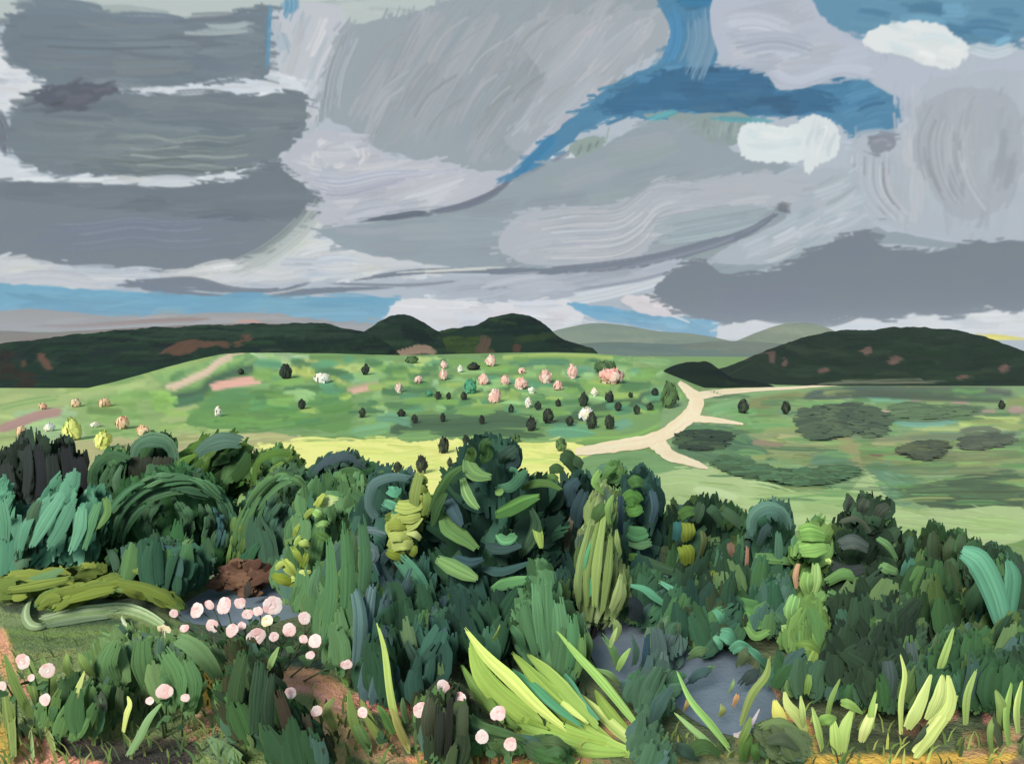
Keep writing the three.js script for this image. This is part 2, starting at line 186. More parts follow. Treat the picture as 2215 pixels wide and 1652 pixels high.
  sk([1080, 540, 1110, 474, 1200, 452, 1330, 446, 1380, 420, 1430, 392, 1530, 396, 1640, 376, 1740, 398, 1700, 440, 1560, 466, 1430, 500, 1392, 548, 1340, 576, 1230, 582], [182, 184, 191], { n: 60, len: 180, w: 24, ang: 7, alts: [[192, 192, 197], [173, 176, 184], [188, 187, 194]], jit: 0.02 });
  for (let i = 0; i < 30; i++) { const o = i * 4 + rr(-3, 3); st([1110 + rr(0, 90), 470 + o * 0.85, 1240, 452 + o, 1340 - o * 0.05, 446 + o, 1376 + o * 0.1, 420 + o, 1420 + o * 0.1, 394 + o * 0.75, 1500, 400 + o * 0.5], rr(2, 6), i % 3 === 0 ? [204, 203, 206] : i % 3 === 1 ? [170, 173, 180] : [186, 187, 192], { solid: 0.15, dry: 0.3, rag: 0.45 }); }
  st([1400, 500, 1520, 476, 1680, 452], 44, [160, 171, 176], { dry: 0.2 }); st([1420, 522, 1560, 500, 1680, 470], 22, [166, 178, 182], { dry: 0.2 });
  // white pair
  sk([1596, 296, 1612, 270, 1640, 264, 1690, 276, 1740, 268, 1752, 310, 1736, 346, 1690, 350, 1640, 350, 1604, 334], [224, 228, 227], { n: 12, len: 80, w: 20, feather: 0, ang: -8, alts: [[232, 234, 231], [212, 220, 222]], jit: 0.02 });
  sk([1730, 262, 1760, 248, 1800, 262, 1818, 300, 1806, 340, 1770, 356, 1748, 376, 1738, 340, 1744, 300], [222, 225, 225], { n: 12, len: 70, w: 14, feather: 0, ang: 74, alts: [[232, 233, 231], [204, 211, 214]], jit: 0.02 });
  sk([1880, 300, 1930, 290, 1936, 316, 1890, 330], [142, 146, 156], { n: 5, len: 30, w: 9, alts: [[160, 162, 172]] });
  // long dark streaks
  st([776, 479, 850, 470, 905, 462, 940, 464], 13, STRK, { taper: 0.7 }); st([920, 462, 1000, 446, 1060, 422, 1116, 384], 19, [112, 116, 130], { taper: 0.7, dry: 0.25 });
  st([1040, 590, 1180, 588, 1300, 580, 1420, 562, 1520, 534, 1620, 500, 1690, 456], 27, [106, 111, 124], { taper: 0.75, jit: 0.1, seg: 28 }); st([1330, 582, 1440, 558, 1560, 524, 1660, 478], 9, [134, 138, 150], { dry: 0.3 });
  st([1676, 444, 1712, 452], 22, [118, 120, 126], { dry: 0.2, rag: 0.3 });
  st([760, 606, 900, 588, 1080, 586, 1300, 584], 12, [96, 102, 114], { taper: 0.6 }); st([850, 590, 1000, 582, 1100, 578], 6, [226, 226, 220], { dry: 0.3 });
  sk([860, 612, 1060, 598, 1290, 590, 1500, 566, 1530, 572, 1440, 606, 1300, 636, 1120, 652, 1000, 644, 930, 626], [178, 182, 192], { n: 30, len: 160, w: 18, ang: 6, alts: [[188, 191, 200], [168, 173, 184]] });
  st([1180, 660, 1320, 634, 1440, 600, 1520, 572], 26, [222, 223, 227], { dry: 0.2, seg: 16 }); st([1240, 628, 1380, 606, 1480, 578], 10, [150, 155, 168], { dry: 0.3 });
  st([240, 618, 330, 614, 420, 612, 500, 632, 600, 634, 680, 606], 24, [102, 110, 122], { taper: 0.5, jit: 0.09, seg: 24 }); st([260, 606, 330, 622, 440, 632, 560, 638, 700, 628, 860, 622], 18, [96, 103, 116], { taper: 0.5, jit: 0.09, seg: 24 }); st([380, 626, 500, 636, 600, 634, 690, 612], 4, [200, 204, 210], { dry: 0.2 });
  st([700, 612, 800, 616, 900, 616, 1000, 606], 8, [140, 146, 158], { taper: 0.5, dry: 0.2 });
  // low: blue strips, white light, the smoky bar at right
  sk([-40, 624, 120, 622, 260, 632, 460, 640, 700, 644, 868, 650, 862, 668, 836, 684, 820, 700, 690, 696, 560, 676, 300, 684, -40, 690], PALE, { n: 46, len: 200, w: 18, alts: [[106, 160, 189], [124, 178, 201], [108, 166, 196]], jit: 0.04 });
  sk([864, 650, 950, 646, 1080, 656, 1230, 650, 1260, 680, 1240, 720, 1060, 730, 900, 720, 830, 702], [228, 224, 226], { n: 26, len: 120, w: 16, ang: 3, alts: [[222, 212, 214], [234, 232, 234], [214, 214, 222]] });
  sk([1226, 654, 1300, 664, 1400, 682, 1500, 692, 1610, 700, 1620, 724, 1500, 726, 1380, 706, 1280, 686], [112, 172, 204], { n: 22, len: 100, w: 14, ang: -9, alts: [[104, 164, 198], [126, 182, 210]] });
  sk([1340, 646, 1430, 640, 1480, 680, 1400, 680], [224, 214, 216], { n: 8, len: 60, w: 12, ang: -10 });
  sk([1560, 700, 1720, 684, 1900, 690, 2240, 660, 2240, 790, 1560, 790], [230, 228, 229], { n: 30, len: 160, w: 22, alts: [[222, 222, 226], [236, 234, 232]] });
  sk([1414, 626, 1440, 600, 1474, 578, 1520, 568, 1560, 590, 1610, 602, 1680, 586, 1740, 556, 1800, 524, 1870, 508, 1920, 540, 2040, 546, 2120, 526, 2240, 532, 2240, 650, 2176, 674, 2110, 658, 2060, 682, 1980, 676, 1900, 690, 1820, 680, 1760, 692, 1680, 686, 1600, 698, 1520, 690, 1450, 660], SMOKE, { n: 70, len: 170, w: 30, ang: 3, alts: [[123, 129, 137], [106, 112, 122], [120, 127, 133]], jit: 0.03, spill: 0.3, bend: 0.2 });
  for (let i = 0; i < 16; i++) st([1480 + rr(0, 80), 606 + i * 5, 1600, 622 + i * 4, 1740 + rr(0, 60), 606 + i * 4], rr(3, 7), i % 2 ? [104, 107, 121] : [126, 129, 140], { solid: 0.2, dry: 0.3 });
  sk([-40, 688, 300, 684, 560, 676, 700, 694, 820, 702, 760, 730, 500, 740, -40, 800], [160, 154, 152], { n: 40, len: 220, w: 14, ang: 3, alts: [[150, 140, 134], [172, 166, 162], [146, 124, 112], [160, 160, 152]] });
  st([60, 706, 200, 704, 340, 694, 460, 690], 7, [136, 104, 90], { dry: 0.2 }); st([500, 697, 540, 694, 566, 698], 5, [222, 138, 104], { taper: 0.7, dry: 0.3 }); st([112, 733, 136, 727, 156, 729], 5, [220, 146, 112], { taper: 0.7, dry: 0.3 });
  st([2100, 736, 2180, 742, 2260, 756], 34, [240, 228, 70], { dry: 0.05 });
  const px = ctx.getImageData(0, 0, W, H).data, out = new Float32Array(W * H * 4);
  for (let y = 0; y < H; y++) for (let x = 0; x < W; x++) { const i = (y * W + x) * 4, o = ((H - 1 - y) * W + x) * 4; for (let k = 0; k < 3; k++) out[o + k] = lin8[px[i + k]] / EXPOSURE; if (Math.max(px[i], px[i + 1], px[i + 2]) - Math.min(px[i], px[i + 1], px[i + 2]) < 26) { out[o] *= 0.955; out[o + 2] *= 1.01; } out[o + 3] = 1; }
  const tex = new THREE.DataTexture(out, W, H, THREE.RGBAFormat, THREE.FloatType);
  tex.mapping = THREE.EquirectangularReflectionMapping; tex.magFilter = THREE.LinearFilter; tex.minFilter = THREE.LinearFilter; tex.colorSpace = THREE.LinearSRGBColorSpace; tex.needsUpdate = true;
  scene.background = tex; scene.environment = tex;
}
// ---------------------------------------------------------------- shared makers
const used = new Map();
function numbered(name) { const n = used.get(name) || 0; used.set(name, n + 1); return n ? `${name}_${String(n).padStart(3, '0')}` : name; }
function thing(name, label, category, at, group) { const o = new THREE.Group(); o.name = numbered(name); o.position.copy(at); o.userData = { label, category }; if (group) o.userData.group = group; scene.add(o); return o; }
const setting = (m, name, label) => { m.name = numbered(name); m.userData.kind = 'structure'; m.userData.label = label; m.receiveShadow = m.castShadow = true; scene.add(m); return m; };
function dataTex(n, f) { const d = new Uint8Array(n * n * 4); for (let y = 0; y < n; y++) for (let x = 0; x < n; x++) { const v = f(x / n, y / n), o = (y * n + x) * 4; const c = Array.isArray(v) ? v : [v, v, v]; for (let k = 0; k < 3; k++) d[o + k] = clamp(c[k]) * 255; d[o + 3] = 255; } const t = new THREE.DataTexture(d, n, n, THREE.RGBAFormat); t.wrapS = t.wrapT = THREE.RepeatWrapping; t.magFilter = THREE.LinearFilter; t.minFilter = THREE.LinearMipmapLinearFilter; t.generateMipmaps = true; t.needsUpdate = true; return t; }
const tile = (x, y, n, s) => { const a = vnoise(x * n + s, y * n + s), b = vnoise((x - 1) * n + s, y * n + s), c = vnoise(x * n + s, (y - 1) * n + s), e = vnoise((x - 1) * n + s, (y - 1) * n + s); return (a * (1 - x) + b * x) * (1 - y) + (c * (1 - x) + e * x) * y; };
const grainTex = dataTex(512, (x, y) => 0.45 * tile(x, y, 24, 3) + 0.3 * tile(x, y, 70, 40) + 0.25 * tile(x, y, 160, 90));
const streakTex = dataTex(512, (x, y) => { const a = (tile(x, y * 0.06, 44, 5) * 0.5 + tile(x, y * 0.04, 120, 31) * 0.5); return clamp(0.5 + (a - 0.5) * 1.7); });
const streakMap = dataTex(512, (x, y) => { const a = (tile(x, y * 0.06, 44, 5) * 0.5 + tile(x, y * 0.04, 120, 31) * 0.5); return 0.93 + clamp((a - 0.5) * 1.7, -0.5, 0.5) * 0.14; });
const KG = 1.1, KH = 1.85, KP = 0.86;          // how bright a full white sheet comes out on level land, on hill sides, on plants
const alb = (c, K) => [0, 1, 2].map((k) => Math.min(0.85, lin(c[k]) / K));
const landMat = new THREE.MeshStandardMaterial({ vertexColors: true, roughness: 0.92, bumpMap: grainTex, bumpScale: 0.02 });
const hillMat = new THREE.MeshPhysicalMaterial({ vertexColors: true, roughness: 0.95, specularIntensity: 0.15 });

// ---------------------------------------------------------------- the ground, one sheet out to the horizon
const RS = [];
{ let r = 0.02; RS.push(r, 0.6, 1.1); for (let i = 0; i <= 200; i++) RS.push(1.4 * (8 / 1.4) ** (i / 200)); for (let i = 1; i <= 34; i++) RS.push(8 * 5 ** (i / 34)); for (let i = 1; i <= 380; i++) { const t = i / 380; RS.push(1 / Math.sqrt(1 / 1600 + (1 / 78400 - 1 / 1600) * t)); } for (let i = 1; i <= 30; i++) RS.push(280 * 2.6 ** (i / 30)); for (let i = 1; i <= 8; i++) RS.push(728 * 2.6 ** (i / 8)); }
const AZ0 = 48 * Math.PI / 180, NA = 820, NB = 60;
const rowOf = (r) => { let lo = 0, hi = RS.length - 1; while (hi - lo > 1) { const m = (lo + hi) >> 1; if (RS[m] <= r) lo = m; else hi = m; } return lo + (r - RS[lo]) / (RS[hi] - RS[lo]); };
const gcv = document.createElement('canvas'); gcv.width = NA + 1; gcv.height = RS.length;
const GM = { ctx: gcv.getContext('2d'), k: 0.40, jump: 60, map: (px, py) => { const q = G(px, Math.max(py, 745), 900); if (!q) return null; const az = Math.atan2(q.x, -q.z); return [(az / AZ0 + 1) / 2 * NA, rowOf(Math.hypot(q.x, q.z))]; } };
{
  const c = GM.ctx; c.fillStyle = css([122, 156, 88]); c.fillRect(0, 0, gcv.width, gcv.height);
  const tune = (c) => c[1] > c[2] + 24 && c[1] > 115 ? [c[0] * 1.05 + 4, c[1] * 1.02 + 2, c[2] * 1.06 + 8] : c;
  const gp = (z, a, col, o = {}) => patch(GM, pairs(z, a), tune(col), { edge: 3, feather: 0.5, flen: 60, ...o, jit: (o.jit ?? 0.05) * 1.6, n: Math.round((o.n ?? 14) * 1.8), spill: 0.5 });
  const gs = (z, a, w, col, o) => brush(GM, pairs(z, a), w * zs.get(z), tune(col), { seg: 14, ...o, jit: (o?.jit ?? 0.06) * 1.5 });
  // valley: pale meadow at left, green rise in the middle, mixed scrub land at right
  for (let i = 0; i < 260; i++) { const x = rr(-100, 2300), y = rr(760, 1200), L = rr(60, 200); brush(GM, [[x - L, y + rr(-4, 4)], [x, y + rr(-5, 5)], [x + L, y + rr(-4, 4)]], rr(6, 18), x < 500 ? [148, 174, 98] : x > 1450 ? [126, 156, 94] : [110, 150, 80], { jit: 0.09, rag: 0.3, seg: 6 }); }
  gp(d0, [-60, 850, 200, 842, 420, 800, 470, 830, 500, 900, 620, 960, 620, 1010, -60, 1010], [150, 176, 100], { n: 60, len: 150, w: 13, ang: 6, alts: [[166, 190, 112], [136, 168, 92], [128, 164, 92], [172, 186, 118]] });
  gp(z3, [80, 700, 400, 670, 560, 720, 540, 860, 400, 900, 240, 840], [150, 184, 122], { n: 10, len: 80, w: 12, alts: [[158, 190, 128]] });
  gp(z3, [500, 640, 1000, 560, 1040, 700, 1000, 800, 800, 860, 560, 840], [134, 170, 92], { n: 20, len: 100, w: 11, alts: [[146, 180, 100], [120, 160, 84]] });
  gp(z3, [420, 900, 900, 860, 1500, 830, 1900, 790, 1900, 900, 1500, 960, 1000, 1000, 560, 1060, 420, 1000], [170, 174, 112], { n: 24, len: 140, w: 12, ang: 5, alts: [[178, 180, 118], [158, 166, 104]] });
  gs(z3, [-30, 800, 120, 750, 260, 700, 395, 678], 62, [178, 140, 128], { jit: 0.05 });
  // the rise
  gp(d0, [380, 830, 430, 800, 520, 768, 620, 760, 700, 785, 860, 772, 1100, 760, 1300, 768, 1460, 780, 1480, 850, 1400, 930, 1240, 950, 800, 945, 560, 930, 440, 880], [110, 152, 82], { n: 150, len: 130, w: 13, ang: 3, alts: [[124, 162, 88], [98, 142, 76], [112, 156, 92], [132, 166, 90], [92, 144, 88]] });
  gp(z3, [1180, 760, 1340, 600, 1600, 570, 2215, 540, 2215, 800, 1900, 790, 1500, 800], [92, 142, 66], { n: 40, len: 110, w: 12, ang: 5, alts: [[82, 130, 60], [104, 152, 74], [90, 144, 84]] });
  gp(z3, [980, 470, 1200, 400, 1440, 330, 1600, 310, 1640, 370, 1500, 400, 1300, 480, 1100, 520], [120, 162, 88], { n: 14, len: 70, w: 8, ang: 25, alts: [[138, 178, 100], [96, 144, 84]] });
  gp(z3, [1640, 330, 1800, 306, 1960, 330, 1980, 400, 1850, 420, 1720, 390], [158, 192, 128], { n: 12, len: 60, w: 9, alts: [[170, 202, 142], [146, 182, 112]] });
  gp(z3, [1840, 400, 1960, 370, 2215, 410, 2215, 470, 1900, 450], [172, 188, 88], { n: 10, len: 70, w: 8, alts: [[160, 184, 90], [184, 196, 104]] });
  gp(z4, [-20, 400, 360, 380, 440, 345, 600, 345, 560, 400, 300, 420, -20, 450], [166, 196, 104], { n: 12, len: 70, w: 6, alts: [[178, 202, 112]] });
  gs(z3, [1000, 610, 1160, 590, 1290, 560, 1340, 500, 1500, 440, 1660, 395], 64, [66, 98, 68], { alt: [84, 124, 72], jit: 0.1 });
  gs(z3, [1330, 528, 1480, 500, 1680, 474], 44, [228, 172, 154], { jit: 0.05, taper: 0.2 });
  gs(z3, [1070, 640, 1200, 620, 1300, 590], 40, [70, 112, 76], {});
  gs(z3, [985, 545, 1110, 520, 1220, 470, 1330, 420, 1380, 372, 1470, 330, 1555, 316], 26, [208, 190, 152], { jit: 0.04 });
  gp(z3, [980, 590, 1060, 574, 1105, 600, 1080, 645, 1000, 650], [128, 178, 76], { n: 5, len: 40, w: 9 });
  gs(z4, [990, 395, 1150, 365, 1300, 355, 1440, 372], 44, [82, 138, 88], { alt: [74, 128, 98] });
  gs(z4, [980, 345, 1200, 330, 1450, 330, 1700, 350], 26, [150, 178, 84], { alt: [132, 170, 80] });
  gs(z4, [240, 450, 340, 425, 480, 425], 60, [84, 140, 92], { rag: 0.3 }); gs(z4, [1400, 480, 1500, 430, 1580, 470], 80, [96, 146, 104], { rag: 0.3 }); gs(z4, [0, 480, 120, 470, 220, 480], 60, [128, 170, 112], { rag: 0.3 });
  gs(z4, [-20, 560, 100, 530, 230, 512], 22, [214, 170, 148], {}); gs(z4, [1700, 440, 1850, 400, 2000, 420], 120, [132, 166, 92], { alt: [116, 158, 84], rag: 0.3 });
  for (const [x, y, w, h, col] of [[395, 580, 100, 70, [136, 182, 118]], [560, 505, 70, 40, [140, 184, 122]], [775, 535, 90, 80, [80, 146, 110]], [700, 720, 90, 50, [136, 184, 122]], [1845, 445, 120, 56, [92, 150, 106]], [510, 576, 46, 30, [84, 152, 112]], [1310, 562, 70, 30, [142, 182, 116]], [1060, 590, 80, 40, [138, 176, 84]], [185, 580, 50, 40, [134, 174, 108]]]) gs(z4, [x - w / 2, y, x + w / 2, y + rr(-6, 6)], h, col, { rag: 0.45, solid: 0.6, taper: 0.5 });
  gs(z4, [230, 826, 420, 775, 700, 770, 1000, 745, 1240, 770], 112, [66, 98, 66], { alt: [74, 106, 70], rag: 0.18 }); gs(z4, [560, 835, 850, 820, 1280, 845], 46, [70, 104, 66], { rag: 0.2 });  // shadow band across the rise, painted into the ground colour as dark green
  gs(z4, [1370, 735, 1560, 690, 1760, 650, 1950, 590, 2040, 560], 104, [72, 106, 68], { alt: [64, 96, 64], rag: 0.12 }); gs(z4, [1290, 760, 1460, 740], 70, [70, 104, 68], {});  // the painted shade band carried on to the right
  gs(z4, [0, 830, 160, 800, 300, 770], 90, [112, 168, 116], { alt: [124, 172, 104], rag: 0.2 }); gs(z4, [150, 720, 300, 730, 420, 770], 70, [96, 150, 104], { rag: 0.3 });
  gs(z4, [1260, 820, 1400, 810, 1590, 835], 84, [96, 160, 112], { alt: [108, 168, 124] }); gs(z4, [1680, 790, 1740, 770, 1815, 752], 62, [104, 160, 116], { rag: 0.2 });
  gs(z4, [1320, 880, 1560, 862, 1800, 850, 1960, 790, 2070, 720, 2130, 610, 2120, 560], 56, [120, 166, 78], { alt: [134, 176, 88], jit: 0.07 });
  for (let i = 0; i < 170; i++) { const x = rr(560, 1440), y = rr(775, 890), c = [[138, 180, 110], [152, 192, 124], [86, 134, 74], [92, 152, 108], [122, 166, 84], [78, 124, 76], [150, 180, 92]][Math.floor(R() * 7)], L = rr(10, 46); brush(GM, [[x - L, y + rr(-5, 5)], [x, y + rr(-3, 3)], [x + L, y + rr(-5, 5)]], rr(7, 18), c, { jit: 0.1, rag: 0.4, seg: 6, solid: 0.5, taper: 0.4 }); }
  // yellow-green field
  gp(z4, [-560, 910, -300, 880, 0, 880, 250, 852, 380, 880, 540, 870, 600, 862, 900, 870, 1200, 876, 1420, 886, 1560, 950, 1560, 1100, 1300, 1200, 400, 1200, 0, 1120, -260, 1050, -440, 980], [228, 235, 128], { n: 60, len: 150, w: 12, ang: 1, alts: [[234, 240, 134], [220, 230, 120], [214, 230, 124]], jit: 0.03 });
  gs(z4, [300, 850, 440, 850, 560, 840], 66, [112, 158, 84], { alt: [130, 172, 92], rag: 0.2 }); gs(z4, [1040, 868, 1200, 880, 1330, 872], 20, [126, 166, 88], { rag: 0.2 });
  gp(z4, [1480, 990, 1700, 950, 1930, 940, 2100, 1020, 2215, 1070, 2215, 1180, 1900, 1180, 1500, 1180], [112, 154, 88], { n: 20, len: 90, w: 12, ang: 8, alts: [[122, 162, 94], [104, 146, 84]] });
  // right
  gp(d0, [1440, 880, 1540, 850, 1800, 825, 2300, 830, 2300, 1120, 1800, 1090, 1560, 1040, 1440, 980], [122, 158, 98], { n: 120, len: 150, w: 14, ang: 2, alts: [[110, 146, 84], [140, 172, 104], [104, 146, 92], [132, 146, 90]] });
  gs(z5, [230, 650, 500, 590, 800, 560, 1000, 530], 44, [132, 172, 100], { rag: 0.1 }); gs(z5, [190, 690, 320, 660, 420, 640], 80, [116, 164, 98], { rag: 0.2 }); gs(z5, [440, 660, 640, 620, 900, 590], 80, [122, 130, 74], { alt: [134, 142, 84], rag: 0.2 });
  gs(z5, [430, 760, 600, 760, 800, 800], 80, [126, 176, 104], { alt: [140, 184, 110], rag: 0.2 }); gs(z5, [640, 700, 760, 720, 830, 790], 70, [112, 158, 104], { rag: 0.3 });
  gp(z5, [460, 840, 880, 830, 1220, 880, 1600, 880, 2215, 930, 2215, 1090, 1700, 1080, 1240, 1040, 1140, 1090, 700, 1000, 480, 960], [134, 152, 94], { n: 60, len: 140, w: 14, ang: 2, alts: [[128, 140, 82], [146, 164, 98], [118, 144, 84]] });
  gs(z5, [640, 850, 860, 870, 1000, 890], 36, [176, 180, 116], {}); gs(z5, [1230, 890, 1450, 870, 1700, 890], 60, [166, 172, 108], { rag: 0.2 });
  gs(z5, [1100, 610, 1280, 600, 1510, 596], 56, [108, 168, 128], { alt: [126, 176, 122] }); gs(z5, [900, 680, 1020, 640, 1180, 620], 44, [132, 172, 112], {});
  gs(z5, [820, 650, 860, 590, 1000, 570, 1200, 550, 1500, 545], 70, [72, 88, 78], { alt: [82, 100, 82], taper: 0.3 }); gs(z5, [1200, 580, 1500, 560, 1900, 560, 2230, 590], 60, [88, 98, 84], { rag: 0.2 });
  gp(z5, [1330, 650, 1600, 630, 2215, 610, 2215, 740, 1850, 740, 1400, 700], [130, 160, 98], { n: 20, len: 110, w: 11, alts: [[142, 170, 100], [118, 150, 98]] });
  for (const [x, y, w, h] of [[1540, 636, 130, 34], [1820, 630, 120, 30], [1365, 692, 100, 34], [1990, 694, 130, 36], [2170, 680, 90, 56], [1700, 600, 90, 20]]) gs(z5, [x - w / 2, y, x + w / 2, y], h, [188, 158, 144], { rag: 0.25 });
  gs(z5, [1420, 690, 1600, 700, 1880, 690], 100, [90, 114, 80], { alt: [82, 104, 78], rag: 0.2 });
  gs(z5, [1360, 760, 1600, 770, 1820, 750], 30, [112, 168, 132], { rag: 0.2 }); gs(z5, [1800, 770, 1960, 740, 2230, 740], 50, [184, 206, 108], { rag: 0.15 }); gs(z5, [1500, 800, 1800, 800, 2200, 800], 26, [168, 190, 112], { rag: 0.2 });
  gs(z5, [1420, 830, 1750, 850, 2000, 840, 2230, 830], 60, [112, 140, 102], { alt: [126, 146, 104], rag: 0.15 }); gs(z5, [1800, 820, 1960, 790, 2080, 820], 34, [104, 116, 92], {}); gs(z5, [1480, 880, 1700, 930, 2000, 900], 40, [124, 150, 98], { rag: 0.3 });
  gp(z5, [-20, 860, 60, 780, 220, 770, 380, 790, 460, 850, 560, 920, 600, 980, 420, 1000, 200, 1010, 40, 960], [84, 122, 78], { n: 24, len: 90, w: 13, ang: -14, alts: [[76, 116, 80], [96, 134, 84]] });
  gs(z5, [480, 880, 600, 890, 700, 910], 40, [136, 128, 94], {}); gs(z5, [470, 980, 600, 980], 40, [144, 166, 92], { rag: 0.3 });
  gs(z5, [1220, 960, 1340, 966, 1480, 948], 12, [120, 92, 72], {}); gs(z5, [1000, 860, 1110, 900, 1160, 1050], 100, [146, 152, 92], { rag: 0.3 });
  gs(z5, [850, 1010, 980, 990, 1130, 1010], 80, [88, 130, 88], {}); gs(z5, [260, 1030, 440, 1060, 640, 1090, 900, 1080], 74, [72, 106, 76], { alt: [84, 120, 84], taper: 0.2 });
  gs(z5, [570, 1140, 760, 1150, 960, 1110, 1160, 1070], 90, [68, 96, 62], { alt: [76, 106, 70], taper: 0.3 }); gs(z5, [600, 1170, 800, 1190, 1050, 1170], 50, [78, 112, 70], {});
  gp(z5, [1280, 1100, 1320, 1030, 1420, 1060, 1560, 1140, 1600, 1240, 1420, 1280, 1320, 1220], [98, 140, 98], { n: 10, len: 70, w: 14, ang: -30, alts: [[108, 150, 104]] });
  gp(z5, [1420, 1180, 1600, 1150, 1800, 1120, 2215, 1110, 2215, 1290, 1900, 1300, 1600, 1290], [78, 100, 68], { n: 30, len: 130, w: 20, alts: [[68, 90, 62], [96, 120, 78], [84, 104, 64]] });
  gs(z5, [1500, 1120, 1650, 1110, 1780, 1080], 60, [134, 164, 104], { rag: 0.2 });
  gp(z5, [-20, 1060, 120, 1050, 280, 1040, 420, 1110, 600, 1180, 800, 1210, 1100, 1200, 1220, 1080, 1280, 1150, 1420, 1300, 1600, 1320, 2240, 1320, 2240, 1500, 1000, 1460, -200, 1340, -260, 1180], [166, 194, 122], { n: 70, len: 150, w: 20, ang: -6, alts: [[178, 204, 134], [150, 180, 108], [164, 192, 120]], jit: 0.04 });
  gs(z5, [100, 1180, 260, 1200, 420, 1250], 60, [182, 208, 140], {}); gs(z5, [640, 1230, 900, 1250, 1200, 1260], 44, [152, 192, 112], {});
  for (let i = 0; i < 150; i++) { const x = rr(1560, 2300), y = rr(840, 1090), c = [[118, 166, 98], [104, 148, 84], [88, 124, 80], [144, 178, 104], [80, 110, 76], [150, 164, 98]][Math.floor(R() * 6)], L = rr(24, 90); brush(GM, [[x - L, y + rr(-5, 5)], [x, y + rr(-4, 4)], [x + L, y + rr(-5, 5)]], rr(5, 15), c, { jit: 0.1, rag: 0.4, seg: 6, solid: 0.4, taper: 0.4, dry: 0.2 }); }
  for (const [p, w, c] of [[[900, 590, 1200, 560, 1600, 575, 2240, 600], 50, [80, 98, 76]], [[1380, 700, 1700, 690, 2000, 705], 60, [92, 116, 78]], [[1000, 830, 1300, 870, 1700, 850, 2240, 860], 44, [104, 124, 82]], [[1400, 960, 1800, 980, 2240, 960], 60, [112, 124, 78]], [[1300, 1050, 1700, 1060, 2240, 1040], 60, [104, 126, 80]], [[1450, 1190, 1800, 1170, 2260, 1180], 110, [78, 100, 68]]]) gs(z5, p, w, c, { alt: c.map((v) => v * 1.14), jit: 0.08, rag: 0.3, dry: 0.25, solid: 0.4, taper: 0.4 });
  // near ground: salmon earth, ochre, dark peat, sage and olive growth
  gp(d0, [-400, 1200, 0, 1196, 400, 1196, 800, 1210, 1200, 1230, 1600, 1250, 2000, 1260, 2600, 1270, 2700, 1400, 2800, 1660, 2000, 1700, 1400, 1700, 700, 1700, 0, 1700, -600, 1660, -500, 1400], [100, 116, 72], { n: 110, len: 150, w: 30, alts: [[84, 104, 66], [112, 134, 80], [200, 148, 112], [92, 108, 68]], jit: 0.1 });
  gp(d0, [-60, 1200, 420, 1190, 430, 1340, -60, 1350], [92, 108, 66], { n: 16, len: 130, w: 20, alts: [[104, 118, 70], [78, 96, 62]] });
  gp(d0, [-60, 1330, 200, 1320, 460, 1340, 640, 1400, 760, 1480, 780, 1600, 400, 1690, -60, 1690], [124, 146, 84], { n: 50, len: 110, w: 26, ang: 30, alts: [[138, 156, 90], [112, 138, 80], [156, 160, 98], [226, 168, 124]] });
  gs(z6, [-30, 500, 200, 480, 420, 500, 620, 460, 800, 450], 90, [122, 126, 62], { alt: [104, 116, 58], jit: 0.08 }); gs(z6, [800, 470, 960, 470, 1100, 500, 1140, 580], 80, [126, 142, 62], { alt: [112, 130, 56] }); gs(z6, [-20, 560, 140, 570, 330, 560], 90, [128, 132, 72], { rag: 0.2 });
  gs(z6, [270, 650, 440, 610, 640, 560, 840, 590, 1050, 680], 92, [104, 118, 54], { alt: [118, 130, 60], jit: 0.07 }); gs(z6, [400, 540, 640, 530, 800, 500], 26, [52, 66, 58], {});
  gs(z6, [-20, 690, 300, 720, 700, 660, 1000, 700], 70, [74, 88, 64], { alt: [90, 104, 78] }); gs(z6, [300, 840, 600, 800, 840, 800], 60, [66, 88, 58], {});
  gs(z6, [1080, 790, 1300, 830, 1600, 930, 1900, 960], 150, [74, 90, 66], { alt: [62, 80, 66] }); gs(z6, [1380, 990, 1600, 1040, 1800, 1060, 2000, 1010], 110, [60, 82, 72], { alt: [70, 92, 76] });
  gs(z6, [-30, 860, 200, 880, 420, 890, 700, 870, 1050, 900], 130, [98, 122, 66], { alt: [112, 136, 72] }); gs(z6, [-30, 980, 200, 1030, 500, 1000], 110, [108, 130, 70], { alt: [138, 146, 86] });
  gs(z6, [-30, 820, 20, 960, 60, 1140], 90, [232, 170, 124], { alt: [222, 176, 90] }); gs(z6, [60, 1200, 150, 1180, 180, 1240], 80, [208, 148, 112], {}); gs(z6, [-40, 1540, 160, 1560, 420, 1600, 760, 1620], 150, [234, 172, 134], { alt: [216, 150, 114], jit: 0.08 }); gs(z6, [-20, 1400, 20, 1500, 60, 1652], 90, [206, 176, 74], { rag: 0.2 });
  gs(z6, [1150, 1080, 1220, 1150, 1300, 1240, 1280, 1360], 130, [224, 184, 66], { alt: [206, 160, 72] }); gs(z6, [1180, 1330, 1280, 1400, 1100, 1450], 100, [238, 168, 136], { alt: [160, 166, 100] });
  gs(z6, [1700, 1140, 1900, 1150, 2140, 1300], 130, [238, 166, 140], { alt: [226, 170, 130] }); gs(z6, [1880, 1320, 2000, 1400, 2150, 1480], 150, [236, 178, 130], { alt: [186, 178, 106] }); gs(z6, [1960, 1560, 2112, 1600], 130, [190, 160, 104], { alt: [140, 150, 90] });
  gs(z6, [310, 1500, 500, 1540, 740, 1560, 1000, 1540, 1220, 1570], 110, [92, 78, 68], { alt: [56, 58, 52], jit: 0.09 }); gs(z6, [620, 1620, 900, 1630, 1200, 1640], 80, [64, 58, 56], {}); gs(z6, [1250, 1500, 1340, 1560, 1460, 1640], 110, [104, 130, 92], {});
